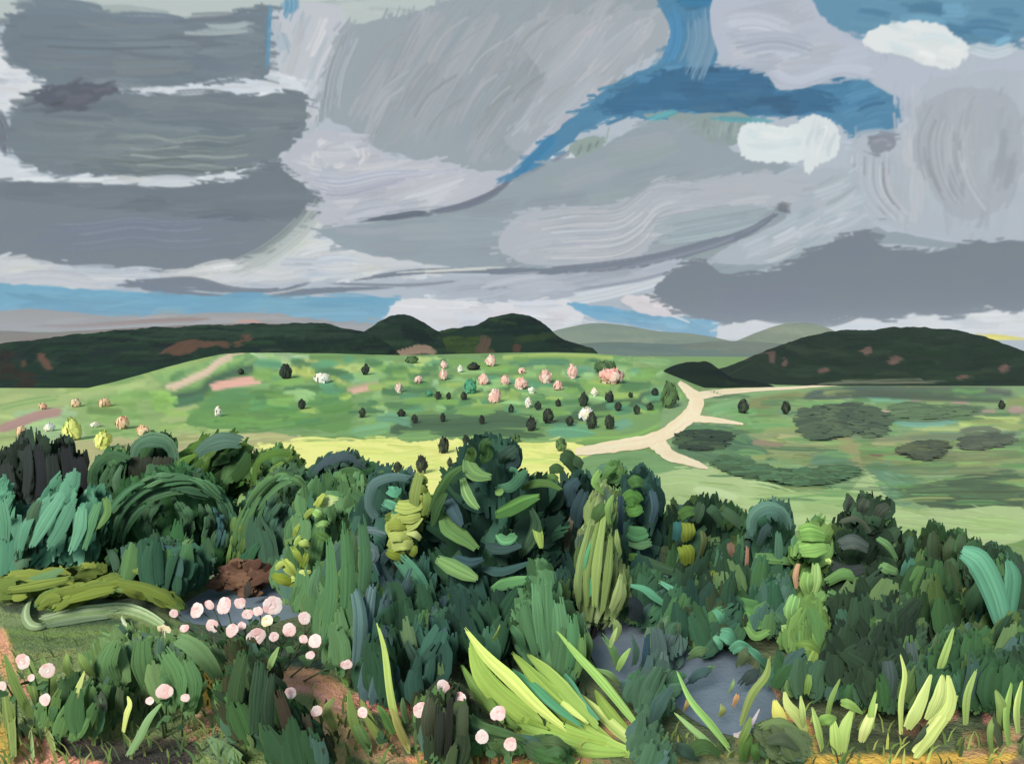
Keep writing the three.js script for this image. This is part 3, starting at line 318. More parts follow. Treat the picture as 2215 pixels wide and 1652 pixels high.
  gs(z7, [0, 1300, 150, 1330, 330, 1360, 480, 1420], 70, [240, 170, 134], { alt: [222, 148, 112] }); gs(z7, [0, 1500, 130, 1540, 300, 1560], 160, [170, 150, 96], { alt: [210, 150, 112], jit: 0.1 }); gs(z7, [280, 1620, 700, 1640, 1300, 1630], 60, [228, 156, 112], { alt: [240, 196, 96] });
  gs(z7, [560, 1460, 760, 1520, 960, 1540, 1160, 1560], 130, [54, 54, 48], { alt: [66, 66, 54] }); gs(z7, [880, 1490, 960, 1500, 1060, 1530], 50, [230, 160, 118], {}); gs(z7, [360, 1490, 420, 1500], 60, [238, 206, 92], { rag: 0.3 }); gs(z7, [640, 1440, 740, 1450], 60, [176, 156, 100], {});
  gs(z8, [470, 1280, 500, 1380, 510, 1440], 60, [236, 162, 132], {}); gs(z8, [480, 1420, 640, 1440, 720, 1620], 120, [226, 196, 92], { alt: [214, 150, 110] }); gs(z8, [640, 1630, 1000, 1632, 1500, 1620, 1840, 1600], 60, [222, 186, 74], { alt: [206, 160, 84] });
  gs(z8, [1280, 1440, 1360, 1400, 1500, 1360], 80, [222, 170, 126], { alt: [206, 150, 120] }); gs(z8, [1640, 1250, 1660, 1330, 1650, 1450], 50, [236, 168, 134], {}); gs(z8, [1500, 1560, 1640, 1540, 1840, 1520], 110, [206, 164, 110], { alt: [100, 120, 70] }); gs(z8, [1800, 1280, 1840, 1360], 90, [222, 184, 62], { rag: 0.2 });
  gs(z8, [900, 1520, 1100, 1540, 1300, 1560], 90, [74, 84, 58], { alt: [120, 140, 80] });
  gs(z8, [0, 1600, 200, 1620, 420, 1600], 60, [96, 110, 80], { alt: [226, 190, 90] });
}
{
  const cols = []; for (let i = 0; i <= NA; i++) cols.push(-AZ0 + 2 * AZ0 * i / NA); for (let i = 1; i < NB; i++) cols.push(AZ0 + (2 * Math.PI - 2 * AZ0) * i / NB);
  const nc = cols.length, nr = RS.length, pos = new Float32Array(nc * nr * 3), col = new Float32Array(nc * nr * 3), uv = new Float32Array(nc * nr * 2), idx = new Uint32Array(nc * (nr - 1) * 6);
  const px = GM.ctx.getImageData(0, 0, NA + 1, nr).data;
  let o = 0;
  for (let j = 0; j < nr; j++) for (let i = 0; i < nc; i++, o++) {
    const r = RS[j], x = Math.sin(cols[i]) * r, z = -Math.cos(cols[i]) * r; pos[o * 3] = x; pos[o * 3 + 1] = land(x, z); pos[o * 3 + 2] = z; uv[o * 2] = x * 1.6; uv[o * 2 + 1] = z * 1.6;
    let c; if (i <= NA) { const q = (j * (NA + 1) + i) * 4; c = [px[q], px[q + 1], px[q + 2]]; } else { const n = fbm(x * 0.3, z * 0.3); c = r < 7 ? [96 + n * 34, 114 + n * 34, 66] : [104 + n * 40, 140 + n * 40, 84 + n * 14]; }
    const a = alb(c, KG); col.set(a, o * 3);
  }
  o = 0; for (let j = 0; j < nr - 1; j++) for (let i = 0; i < nc; i++) { const a = j * nc + i, b = j * nc + (i + 1) % nc, c = a + nc, e = b + nc; idx[o++] = a; idx[o++] = c; idx[o++] = b; idx[o++] = b; idx[o++] = c; idx[o++] = e; }
  const g = new THREE.BufferGeometry(); g.setAttribute('position', new THREE.BufferAttribute(pos, 3)); g.setAttribute('color', new THREE.BufferAttribute(col, 3)); g.setAttribute('uv', new THREE.BufferAttribute(uv, 2)); g.setIndex(new THREE.BufferAttribute(idx, 1)); g.computeVertexNormals();
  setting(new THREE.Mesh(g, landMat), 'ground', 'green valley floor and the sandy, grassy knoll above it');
}
// ---------------------------------------------------------------- hills
function hill(name, label, prof, base, D, T, col, paint, { lump = 0.7, size = 6, nv = 70, K = KH } = {}) {
  const c = prof, nu = 360, x0 = c[0][0], x1 = c[c.length - 1][0];
  const cr = new THREE.CatmullRomCurve3(c.map((p) => V(p[0], p[1], 0)), false, 'centripetal').getPoints(600);
  const top = (px) => { let lo = 0, hi = 600; while (hi - lo > 1) { const m = (lo + hi) >> 1; if (cr[m].x <= px) lo = m; else hi = m; } const t = clamp((px - cr[lo].x) / Math.max(1e-6, cr[hi].x - cr[lo].x)); return cr[lo].y + (cr[hi].y - cr[lo].y) * t; };
  const tops = []; for (let i = 0; i <= nu; i++) { const px = x0 + (x1 - x0) * i / nu; tops.push(P(px, top(px), D)); }
  const bump = (v) => Math.sin(Math.PI * v) ** 1.15;
  const at = (i, v) => { const p = tops[i], Dv = D - T + 2 * T * v, h = Math.max(0, p.y - base); const nz = lump * (fbm(p.x / size, Dv / size) - 0.42) * 2 * Math.min(1, h / 4) * Math.min(1, v * 8); return V(p.x, base - 0.6 + (h + 0.6) * bump(v) + nz * bump(v) ** 0.5, -Dv); };
  const H = 200, cv = document.createElement('canvas'); cv.width = nu + 1; cv.height = H; const ctx = cv.getContext('2d'); ctx.fillStyle = css(col); ctx.fillRect(0, 0, nu + 1, H);
  const M = { ctx, k: (nu + 1) / (x1 - x0), jump: 1e9, map: (px, py) => { let qx = px, lo = 0; for (let it = 0; it < 4; it++) { const i = clamp(Math.round((qx - x0) / (x1 - x0) * nu), 0, nu); const see = (v) => { const q = at(i, v), Z = -q.z, t = (q.y - EYE) / Z; return CY - FOC * (t * cp + sp) / (cp - t * sp) - py; }; lo = 0; let hi = 0.5; for (let k = 0; k < 10; k++) { const m = (lo + hi) / 2; if (see(m) > 0) lo = m; else hi = m; } qx = CX + (px - CX) * (D - T + 2 * T * lo) / D; } return [(qx - x0) / (x1 - x0) * nu, lo * H]; } };
  paint(M);
  const px = ctx.getImageData(0, 0, nu + 1, H).data, pos = [], colr = [], idx = [];
  for (let j = 0; j <= nv; j++) for (let i = 0; i <= nu; i++) { const v = j / nv, p = at(i, v); pos.push(p.x, p.y, p.z); const q = (Math.min(H - 1, Math.floor((v <= 0.5 ? v : 1 - v) * H)) * (nu + 1) + i) * 4; colr.push(...alb([px[q], px[q + 1], px[q + 2]], K)); }
  for (let j = 0; j < nv; j++) for (let i = 0; i < nu; i++) { const a = j * (nu + 1) + i, b = a + 1, e = a + nu + 1, f = e + 1; idx.push(a, b, e, b, f, e); }
  const g = new THREE.BufferGeometry(); g.setAttribute('position', new THREE.Float32BufferAttribute(pos, 3)); g.setAttribute('color', new THREE.Float32BufferAttribute(colr, 3)); g.setIndex(idx); g.computeVertexNormals();
  return setting(new THREE.Mesh(g, hillMat), name, label);
}
const DARK = [36, 60, 47], DARK2 = [28, 48, 42], DKG = [48, 78, 52], BRN = [112, 86, 72];
const strokes = (M, box, n, cols, w, len, o = {}) => { for (let i = 0; i < n; i++) { const x = rr(box[0], box[2]), y = rr(box[1], box[3]), L = len * rr(0.5, 1.2); brush(M, [[x - L, y + rr(-4, 4)], [x, y + rr(-5, 5)], [x + L, y + rr(-4, 4)]], rr(0.5, 1.2) * w, cols[Math.floor(R() * cols.length)], { jit: 0.08, rag: 0.3, seg: 6, ...o }); } };
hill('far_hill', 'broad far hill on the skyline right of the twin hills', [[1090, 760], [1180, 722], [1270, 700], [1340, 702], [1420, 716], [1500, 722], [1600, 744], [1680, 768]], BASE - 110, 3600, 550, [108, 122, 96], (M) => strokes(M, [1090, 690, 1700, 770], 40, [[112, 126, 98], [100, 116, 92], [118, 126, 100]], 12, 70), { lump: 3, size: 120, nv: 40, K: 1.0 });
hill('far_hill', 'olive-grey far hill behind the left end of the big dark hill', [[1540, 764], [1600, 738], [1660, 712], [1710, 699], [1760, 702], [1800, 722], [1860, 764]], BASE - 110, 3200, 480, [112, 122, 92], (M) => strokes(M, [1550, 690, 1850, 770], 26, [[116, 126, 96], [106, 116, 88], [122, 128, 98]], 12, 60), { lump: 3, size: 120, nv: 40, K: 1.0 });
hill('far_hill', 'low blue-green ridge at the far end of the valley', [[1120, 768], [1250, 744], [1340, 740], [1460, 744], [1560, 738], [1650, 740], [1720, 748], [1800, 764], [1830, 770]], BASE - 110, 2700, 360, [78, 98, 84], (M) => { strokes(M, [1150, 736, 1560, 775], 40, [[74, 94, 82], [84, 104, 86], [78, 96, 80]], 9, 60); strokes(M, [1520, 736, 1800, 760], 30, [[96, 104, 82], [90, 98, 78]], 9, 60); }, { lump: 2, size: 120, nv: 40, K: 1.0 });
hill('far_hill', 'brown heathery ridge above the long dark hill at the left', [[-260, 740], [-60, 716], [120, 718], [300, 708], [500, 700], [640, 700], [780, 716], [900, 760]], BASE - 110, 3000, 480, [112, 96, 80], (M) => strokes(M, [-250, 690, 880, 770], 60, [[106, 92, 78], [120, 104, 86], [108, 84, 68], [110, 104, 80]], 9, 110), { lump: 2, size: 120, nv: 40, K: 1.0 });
hill('dark_hill', 'long dark green hill with brown scars closing the valley at the left', [[-330, 800], [-160, 770], [-40, 752], [30, 742], [100, 734], [200, 722], [320, 711], [450, 705], [560, 702], [660, 701], [700, 700], [740, 712], [800, 724], [860, 760], [900, 800]], BASE, 236, 50, DARK, (M) => {
  strokes(M, [-300, 700, 900, 850], 260, [DARK, DARK2, DKG, [36, 52, 52], [52, 72, 56], [30, 42, 42]], 9, 60, { dry: 0.2, solid: 0.5 }); strokes(M, [300, 700, 760, 730], 40, [[56, 80, 62], [50, 72, 58]], 8, 70); strokes(M, [-40, 760, 60, 850], 16, [[62, 54, 44], [54, 50, 42]], 16, 24);
  brush(M, pairs(z3, [995, 328, 1120, 275, 1220, 255, 1320, 265, 1400, 250]), 22, BRN, { taper: 0.8 }); brush(M, pairs(z3, [1060, 315, 1180, 290, 1260, 270]), 22, BRN, { taper: 0.7 }); brush(M, pairs(z3, [1380, 245, 1430, 262, 1470, 262]), 15, BRN, { taper: 0.4 }); brush(M, pairs(z3, [1535, 215, 1570, 225, 1590, 205]), 18, BRN, {}); brush(M, pairs(z3, [1490, 265, 1545, 258]), 11, BRN, {});
  brush(M, pairs(z3, [240, 315, 270, 370, 310, 430]), 18, BRN, { taper: 0.4 }); brush(M, pairs(z3, [135, 350, 145, 420]), 13, [104, 80, 66], { dry: 0.3 });
}, { lump: 0.9, size: 5, nv: 110 });
hill('dark_hill', 'steep rounded dark hill, the left one of the twin hills', [[620, 790], [700, 764], [750, 745], [790, 718], [830, 692], [862, 681], [900, 690], [936, 710], [970, 730], [1010, 752], [1060, 790]], BASE, 262, 40, DARK, (M) => {
  strokes(M, [640, 680, 1060, 800], 90, [DARK, DARK2, [50, 74, 54], [44, 64, 52]], 12, 50); brush(M, pairs(z4, [270, 335, 400, 305, 480, 290, 570, 316]), 20, [176, 150, 130], { taper: 0.6 }); brush(M, pairs(z4, [0, 315, 90, 325, 160, 318]), 14, [104, 82, 66], { taper: 0.5 }); brush(M, pairs(z4, [330, 170, 430, 200, 560, 240]), 26, DARK2, {});
}, { lump: 0.9, size: 5, nv: 110 });
hill('dark_hill', 'broad rounded dark hill, the right one of the twin hills', [[900, 790], [930, 740], [955, 716], [1000, 710], [1030, 702], [1070, 686], [1108, 680], [1146, 686], [1180, 706], [1210, 730], [1250, 746], [1282, 756], [1300, 790]], BASE, 268, 42, DARK, (M) => {
  strokes(M, [900, 680, 1300, 800], 90, [DARK, DARK2, [56, 78, 48], [46, 66, 52]], 12, 50); strokes(M, [940, 730, 1040, 770], 20, [[64, 88, 44], [58, 78, 42]], 9, 26); brush(M, pairs(z4, [880, 205, 870, 260, 820, 320]), 24, [98, 84, 70], {}); brush(M, pairs(z4, [830, 320, 940, 320]), 12, [98, 84, 70], {}); brush(M, pairs(z4, [1050, 280, 1100, 290]), 14, [92, 72, 62], {});
}, { lump: 0.9, size: 5, nv: 110 });
hill('dark_hill', 'great dark hill with a few pinkish scars closing the valley at the right', [[1520, 830], [1570, 812], [1630, 782], [1690, 752], [1760, 728], [1830, 714], [1880, 716], [1940, 708], [1990, 709], [2050, 716], [2100, 728], [2150, 750], [2230, 774], [2320, 796], [2420, 830]], BASE, 240, 46, [46, 64, 52], (M) => {
  strokes(M, [1500, 700, 2480, 850], 340, [[46, 64, 52], [38, 55, 46], [54, 75, 56], [48, 64, 52], [60, 78, 60], [40, 62, 45]], 9, 50, { dry: 0.2, solid: 0.5 });
  for (const [x, y, w, h] of [[1230, 305, 90, 60], [1410, 365, 90, 60], [1850, 470, 100, 40], [2110, 410, 80, 60], [950, 425, 90, 40], [610, 415, 80, 50], [700, 400, 50, 30]]) brush(M, pairs(z5, [x - w / 2, y + h * 0.3, x + w / 2, y - h * 0.3]), h * 0.34 * 0.8, [124, 102, 94], { dry: 0.25, jit: 0.1, rag: 0.3 });
  brush(M, pairs(z5, [900, 515, 1200, 503, 1500, 503, 1750, 496]), 6, [138, 142, 120], { dry: 0.2 });
}, { lump: 0.9, size: 5, nv: 110 });
hill('dark_mound', 'small dark scrub mound beside the fork of the sandy track', [[1420, 830], [1440, 800], [1462, 790], [1500, 782], [1530, 783], [1556, 800], [1580, 816], [1620, 822], [1660, 830]], BASE, 196, 9, [36, 52, 44], (M) => { strokes(M, [1420, 770, 1660, 850], 40, [[36, 52, 44], [46, 66, 50], [32, 46, 42]], 12, 36); brush(M, pairs(z5, [-20, 350, 120, 340, 280, 350]), 10, [176, 164, 142], {}); }, { lump: 0.4, size: 4, nv: 40 });
// ---------------------------------------------------------------- sandy tracks and open water
const trackMat = new THREE.MeshStandardMaterial({ vertexColors: true, roughness: 0.95, bumpMap: grainTex, bumpScale: 0.02 });
function track(label, z, pts, widths, n = 70) {
  const c = spline(pairs(z, pts), n), k = zs.get(z), pos = [], col = [], uv = [], idx = [], NW = 6;
  for (let i = 0; i <= n; i++) {
    const a = c[Math.max(0, i - 1)], b = c[Math.min(n, i + 1)], l = Math.hypot(b[0] - a[0], b[1] - a[1]) || 1, nx = -(b[1] - a[1]) / l, ny = (b[0] - a[0]) / l, f = i / n * (widths.length - 1), w0 = Math.min(widths.length - 2, Math.floor(f)), w = (widths[w0] + (widths[w0 + 1] - widths[w0]) * (f - w0)) * k / 2;
    const e0 = 1 + 0.22 * (vnoise(i * 0.5, 3) - 0.5), e1 = 1 + 0.22 * (vnoise(i * 0.5, 9) - 0.5);
    for (let j = 0; j <= NW; j++) { const t = j / NW * 2 - 1, o = t * w * (t < 0 ? e0 : e1), q = G(c[i][0] + nx * o, c[i][1] + ny * o, 500); pos.push(q.x, land(q.x, q.z) + 0.07, q.z); uv.push(q.x * 0.5, q.z * 0.5); const s = vnoise(j * 1.7 + 5, i * 0.12); col.push(...alb([234 + s * 14 + rr(-4, 4), 212 + s * 18 + rr(-4, 4), 172 + s * 24 + rr(-4, 4)], KG * 0.95)); }
  }
  for (let i = 0; i < n; i++) for (let j = 0; j < NW; j++) { const a = i * (NW + 1) + j, b = a + 1, e = a + NW + 1, f = e + 1; idx.push(a, b, e, b, f, e); }
  const g = new THREE.BufferGeometry(); g.setAttribute('position', new THREE.Float32BufferAttribute(pos, 3)); g.setAttribute('color', new THREE.Float32BufferAttribute(col, 3)); g.setAttribute('uv', new THREE.Float32BufferAttribute(uv, 2)); g.setIndex(idx); g.computeVertexNormals();
  const nn = g.attributes.normal; for (let i = 0; i < nn.count; i++) if (nn.getY(i) < 0) nn.setXYZ(i, -nn.getX(i), -nn.getY(i), -nn.getZ(i));
  return setting(new THREE.Mesh(g, trackMat), 'track', label);
}
track('pale sandy track sweeping from the fork down to the yellow-green field', z5, [20, 505, 80, 560, 130, 620, 110, 690, 30, 770, -60, 830, -180, 878, -330, 905, -480, 930, -640, 950], [26, 60, 92, 96, 92, 84, 80, 80, 70, 44]);
track('pale sandy track running right from the fork below the great dark hill', z5, [110, 600, 220, 580, 360, 562, 520, 552, 760, 540, 960, 526, 1200, 514, 1500, 504], [50, 46, 34, 24, 18, 12, 9, 7], 50);
track('short sandy spur leaving the track to the right below the fork', z5, [60, 720, 150, 738, 260, 748, 360, 762, 430, 772], [60, 46, 34, 22, 14], 30);
track('sandy side track dropping right around the dark green thicket', z5, [-140, 860, -100, 910, -40, 970, 60, 1005, 140, 1030, 205, 1056], [120, 100, 70, 54, 44, 14], 40);
for (const [k, [x, z, ax, az]] of ponds.entries()) {
  const s = new THREE.Shape(); for (let i = 0; i < 40; i++) { const a = i / 40 * 2 * Math.PI, q = 1.22 + 0.1 * Math.sin(a * 3 + k); const X = Math.cos(a) * ax * q, Y = Math.sin(a) * az * q; if (i) s.lineTo(X, Y); else s.moveTo(X, Y); }
  const g = new THREE.ShapeGeometry(s); g.rotateX(-Math.PI / 2); g.translate(x, land(x, z) + 0.085, z);
  setting(new THREE.Mesh(g, new THREE.MeshStandardMaterial({ color: new THREE.Color().setRGB(...alb([112, 126, 139], 0.9)), roughness: 0.42, bumpMap: grainTex, bumpScale: 0.004 })), 'water', ['slate-blue pool behind the pink roses', 'narrow slate-blue pool right of the sword-leaf clump', 'slate-blue pool before the light green column'][k]);
}
scene.fog = new THREE.FogExp2(new THREE.Color(0.62, 0.7, 0.78), 0.0001);   // the far ridges pale with distance
// ---------------------------------------------------------------- leaves: ribbons of bristle-fine strips, cupped across and bent along
const leafMat = new THREE.MeshPhysicalMaterial({ specularIntensity: 0.4, vertexColors: true, roughness: 0.85, side: THREE.DoubleSide, map: streakMap, bumpMap: streakTex, bumpScale: 0.0012 });
const farLeafMat = new THREE.MeshStandardMaterial({ vertexColors: true, roughness: 0.9, side: THREE.DoubleSide });
const petalMat = new THREE.MeshStandardMaterial({ vertexColors: true, roughness: 0.6, side: THREE.DoubleSide });
const stemMat = new THREE.MeshStandardMaterial({ vertexColors: true, roughness: 0.85, bumpMap: streakTex, bumpScale: 0.002 });
class Buf {
  constructor(at) { this.p = []; this.c = []; this.u = []; this.i = []; this.at = at; }
  ribbon(P3, W, face, cols, { cup = 0.25, rag = 0, K = KP } = {}) {
    // P3: centre line, W: full widths in metres, face: rough facing, cols: one colour per strip
    const n = P3.length, m = cols.length, side = [], nor = [];
    for (let i = 0; i < n; i++) { const t = P3[Math.min(n - 1, i + 1)].clone().sub(P3[Math.max(0, i - 1)]).normalize(), s = t.clone().cross(face); if (s.lengthSq() < 1e-6) s.set(1, 0, 0); s.normalize(); side.push(s); nor.push(s.clone().cross(t).normalize()); }
    const sgn = nor[0].dot(face) < 0 ? -1 : 1;
    let len = 0; const L = P3.map((p, i) => (len += i ? p.distanceTo(P3[i - 1]) : 0));
    if (rag <= 0) {
      const b = this.p.length / 3;
      for (let i = 0; i < n; i++) for (let j = 0; j <= m; j++) { const o = j / m - 0.5, h = cup * W[i] * (0.25 - o * o) * sgn + (j % 2 ? 0.02 * W[i] : 0) * sgn; const x = P3[i], s = side[i], q = nor[i]; this.p.push(x.x + s.x * o * W[i] + q.x * h - this.at.x, x.y + s.y * o * W[i] + q.y * h - this.at.y, x.z + s.z * o * W[i] + q.z * h - this.at.z); this.c.push(...alb(cols[Math.min(m - 1, j)], K)); this.u.push(o * W[i] * 2.5, L[i] * 2.5); }
      for (let i = 0; i < n - 1; i++) for (let j = 0; j < m; j++) { const a = b + i * (m + 1) + j, e = a + m + 1; this.i.push(a, a + 1, e, a + 1, e + 1, e); }
      return;
    }
    for (let j = 0; j < m; j++) {
      const t0 = R() * rag, t1 = 1 - R() * rag, b = this.p.length / 3, lift = rr(0, 0.03), cc = alb(cols[j], K);
      for (let i = 0; i < n; i++) {
        const f = (t0 + (t1 - t0) * i / (n - 1)) * (n - 1), a = Math.min(n - 2, Math.floor(f)), k = f - a, w = W[a] * (1 - k) + W[a + 1] * k;
        const x = P3[a].clone().lerp(P3[a + 1], k), s = side[a], q = nor[a];
        for (let e = 0; e < 3; e++) { const o = (j + 0.5 + (e - 1) * 0.66) / m - 0.5, h = (cup * (0.25 - o * o) + lift + (e === 1 ? 0.12 / m : 0)) * w * sgn; this.p.push(x.x + s.x * o * w + q.x * h - this.at.x, x.y + s.y * o * w + q.y * h - this.at.y, x.z + s.z * o * w + q.z * h - this.at.z); this.c.push(...cc); this.u.push(o * w * 2.5, L[a] * 2.5); }
      }
      for (let i = 0; i < n - 1; i++) for (let e = 0; e < 2; e++) { const a = b + i * 3 + e, d = a + 3; this.i.push(a, a + 1, d, a + 1, d + 1, d); }
    }
  }
  tube(P3, r0, r1, col, m = 6) {
    const n = P3.length, b = this.p.length / 3, c = alb(col, KP);
    for (let i = 0; i < n; i++) { const t = P3[Math.min(n - 1, i + 1)].clone().sub(P3[Math.max(0, i - 1)]).normalize(), s = t.clone().cross(V(0.3, 0.1, 1)).normalize(), q = s.clone().cross(t), r = r0 + (r1 - r0) * i / (n - 1); for (let j = 0; j < m; j++) { const a = j / m * 2 * Math.PI; this.p.push(P3[i].x + (s.x * Math.cos(a) + q.x * Math.sin(a)) * r - this.at.x, P3[i].y + (s.y * Math.cos(a) + q.y * Math.sin(a)) * r - this.at.y, P3[i].z + (s.z * Math.cos(a) + q.z * Math.sin(a)) * r - this.at.z); this.c.push(...c); this.u.push(j / m * 0.1, i / n); } }
    for (let i = 0; i < n - 1; i++) for (let j = 0; j < m; j++) { const a = b + i * m + j, e = b + i * m + (j + 1) % m; this.i.push(a, e, a + m, e, e + m, a + m); }
  }
  mesh(name, mat, parent) {
    const g = new THREE.BufferGeometry(); g.setAttribute('position', new THREE.Float32BufferAttribute(this.p, 3)); g.setAttribute('color', new THREE.Float32BufferAttribute(this.c, 3)); g.setAttribute('uv', new THREE.Float32BufferAttribute(this.u, 2)); g.setIndex(this.i); g.computeVertexNormals();
    const o = new THREE.Mesh(g, mat); o.name = name; o.castShadow = o.receiveShadow = true; parent.add(o); return o;
  }
}
const TOEYE = V(0, 0.35, 1).normalize();
const Kof = (c, k) => k + (0.98 - k) * clamp((Math.max(...c) - 60) / 90);   // pale leaves sit out in the light, dark ones among their own shade
const ACC = [[84, 128, 78], [104, 146, 84], [76, 120, 96], [92, 116, 60], [70, 96, 96], [120, 150, 92]];
const groundDepth = (px, py) => { if (py < 1150) return null; const q = G(px, py, 8); return q ? -q.z : null; };
// a single stroke-like leaf along a path read off the picture, at depth D (one number, or root and tip)
function leaf(t, z, pts, w, col, D, { taper = [0.55, 1, 0.25], rag = 0.1, jit = 0.07, strips = 0, alt = null, cup = 0.3, lean = 0, name = 'leaf', label = null, n = 10, K = 0.56, hug = true } = {}) {
  const q = spline(pairs(z, pts), n), k = zs.get(z), B = new Buf(t.position), P3 = [], W = [];
  const gd = hug ? groundDepth(q[0][0], Math.max(...q.map((v) => v[1])) + w * k * 0.3) : null, most = gd ? gd * 0.925 : 99, Da = Math.min(most, Array.isArray(D) ? D[0] : D), Db = Math.min(most, Array.isArray(D) ? D[1] : D), bow = rr(0.01, 0.03);
  for (let i = 0; i <= n; i++) { const u = i / n, d = Da + (Db - Da) * u - bow * Math.sin(Math.PI * u); P3.push(PP(q[i][0], q[i][1], d)); const f = u * (taper.length - 1), a = Math.min(taper.length - 2, Math.floor(f)); W.push(w * k / FOC * -P3[i].z * (taper[a] + (taper[a + 1] - taper[a]) * (f - a))); }
  const m = strips || clamp(Math.round(w * k * 0.46 / 1.7), 3, 12) | 0, cols = []; for (let j = 0; j < m; j++) cols.push(jitc(alt && R() < 0.35 ? alt : col, jit));
  const face = TOEYE.clone().add(V(rr(-0.35, 0.35) + lean, rr(-0.1, 0.3), 0)).normalize();
  B.ribbon(P3, W, face, cols, { cup, rag, K: Kof(col, K) });
  const o = B.mesh(name, leafMat, t); if (label) o.userData.label = label; return o;
}
// the body of a shrub: many stroke-like leaves filling an outline, in depth too
const leafier = (c) => Math.max(...c) < 84 ? [c[0] * 0.96, c[1] * 1.1 + 2, c[2] * 0.93] : c;
function crown(t, poly, D, thick, pal0, n, { len = 46, w = 17, ang = 90, spread = 30, mat = leafMat, name = 'foliage', strips = 2, cl = 95, jit = 0.06, segs = 3, accent = 0.15, K = 0.5 } = {}) {
  const pal = pal0.map(leafier), B = new Buf(t.position), [x0, y0, x1, y1] = boundsOf(poly), half = Math.min(x1 - x0, y1 - y0) / 2, sd = rr(0, 90);
  n = Math.round(n * 0.52);
  for (let i = 0, g = 0; i < n && g < n * 30; g++) {
    const x = rr(x0, x1), y = rr(y0, y1); if (!inside([x, y], poly)) continue; i++;
    let e = 1e9; for (let k = 0; k < poly.length; k++) { const a = poly[k], b = poly[(k + 1) % poly.length], vx = b[0] - a[0], vy = b[1] - a[1], s = clamp(((x - a[0]) * vx + (y - a[1]) * vy) / (vx * vx + vy * vy)); e = Math.min(e, Math.hypot(x - a[0] - vx * s, y - a[1] - vy * s)); }
    const q = Math.sqrt(clamp(e / half)), d = D + rr(-1, 1) * thick * 0.6 * (0.15 + 0.85 * q), L = len * 2.05 * rr(0.6, 1.25) * clamp(0.4 + e / 60, 0.4, 1), wd = w * 2.1 * rr(0.6, 1.3) * clamp(0.55 + e / 60, 0.55, 1);
    const a = ((typeof ang === 'function' ? ang(x, y) : ang) + rr(-1, 1) * spread) * Math.PI / 180, dx = Math.cos(a) * L / 2, dy = -Math.sin(a) * L / 2, bd = rr(-0.25, 0.25);
    const tone = clamp(fbm(x / cl + sd, y / cl + sd) * 1.9 - 0.45 + rr(-0.2, 0.2)) * 0.999, col = R() < accent ? ACC[Math.floor(R() * ACC.length)].map((v, j) => v * 0.65 + pal[Math.floor(tone * pal.length)][j] * 0.35) : pal[Math.floor(tone * pal.length)], lz = rr(-0.35, 0.35) * L / FOC * D;
    const gd = groundDepth(x, y + Math.abs(dy) + wd * 0.3), dd = gd ? Math.min(d, gd * rr(0.95, 0.99)) : d;
    const P3 = [], W = []; for (let k = 0; k <= segs; k++) { const u = k / segs, v = 2 * u - 1; P3.push(P(x + dx * v - dy * bd * (1 - v * v), y + dy * v + dx * bd * (1 - v * v), dd + lz * v * (dd < d ? 0.2 : 1))); W.push(wd / FOC * dd * Math.sin(Math.PI * (0.12 + 0.78 * u)) ** 0.8); }
    const cols = [], ns = strips + 2; for (let k = 0; k < ns; k++) cols.push(jitc(col, jit));
    B.ribbon(P3, W, TOEYE.clone().add(V(rr(-0.28, 0.28), rr(-0.1, 0.35), rr(-0.1, 0.2))).normalize(), cols, { cup: 0.3, rag: 0.22, K: Kof(col, K) });
  }
  const o = B.mesh(name, mat, t); o.userData.kind = 'stuff'; return o;
}
function stems(t, list, r, col) { for (const pts of list) { const B = new Buf(t.position); B.tube(pts, r, r * 0.45, col); B.mesh('stem', stemMat, t); } }
const onLand = (x, z) => V(x, land(x, z), z);
// a shrub as a thing: base, stems, body
function shrub(name, label, category, z, poly, D, thick, pal, n, o = {}) {
  const pl = pairs(z, poly), sm = smoothPoly(pl, 0), [x0, y0, x1, y1] = boundsOf(sm), mx = o.baseX ? z(o.baseX, 0)[0] : (x0 + x1) / 2, p = P(mx, y1, D), b = onLand(p.x, p.z);
  const t = thing(name, label, category, b, o.group);
  const ns = o.stems ?? 4, list = [];
  for (let i = 0; i < ns; i++) { const a = onLand(b.x + rr(-0.08, 0.08), b.z + rr(-0.06, 0.06)); a.y -= 0.01; const e = P(mx + (x1 - x0) * rr(-0.25, 0.25), y0 + (y1 - y0) * rr(0.2, 0.45), D + rr(-0.5, 0.5) * thick), m = a.clone().lerp(e, 0.5); m.x += rr(-0.05, 0.05); m.y += 0.03; list.push([a, m, e]); }
  stems(t, list, o.stemR ?? 0.011, o.stemCol ?? [52, 46, 40]);
  crown(t, sm, D, thick, pal, n, o);
  return t;
}
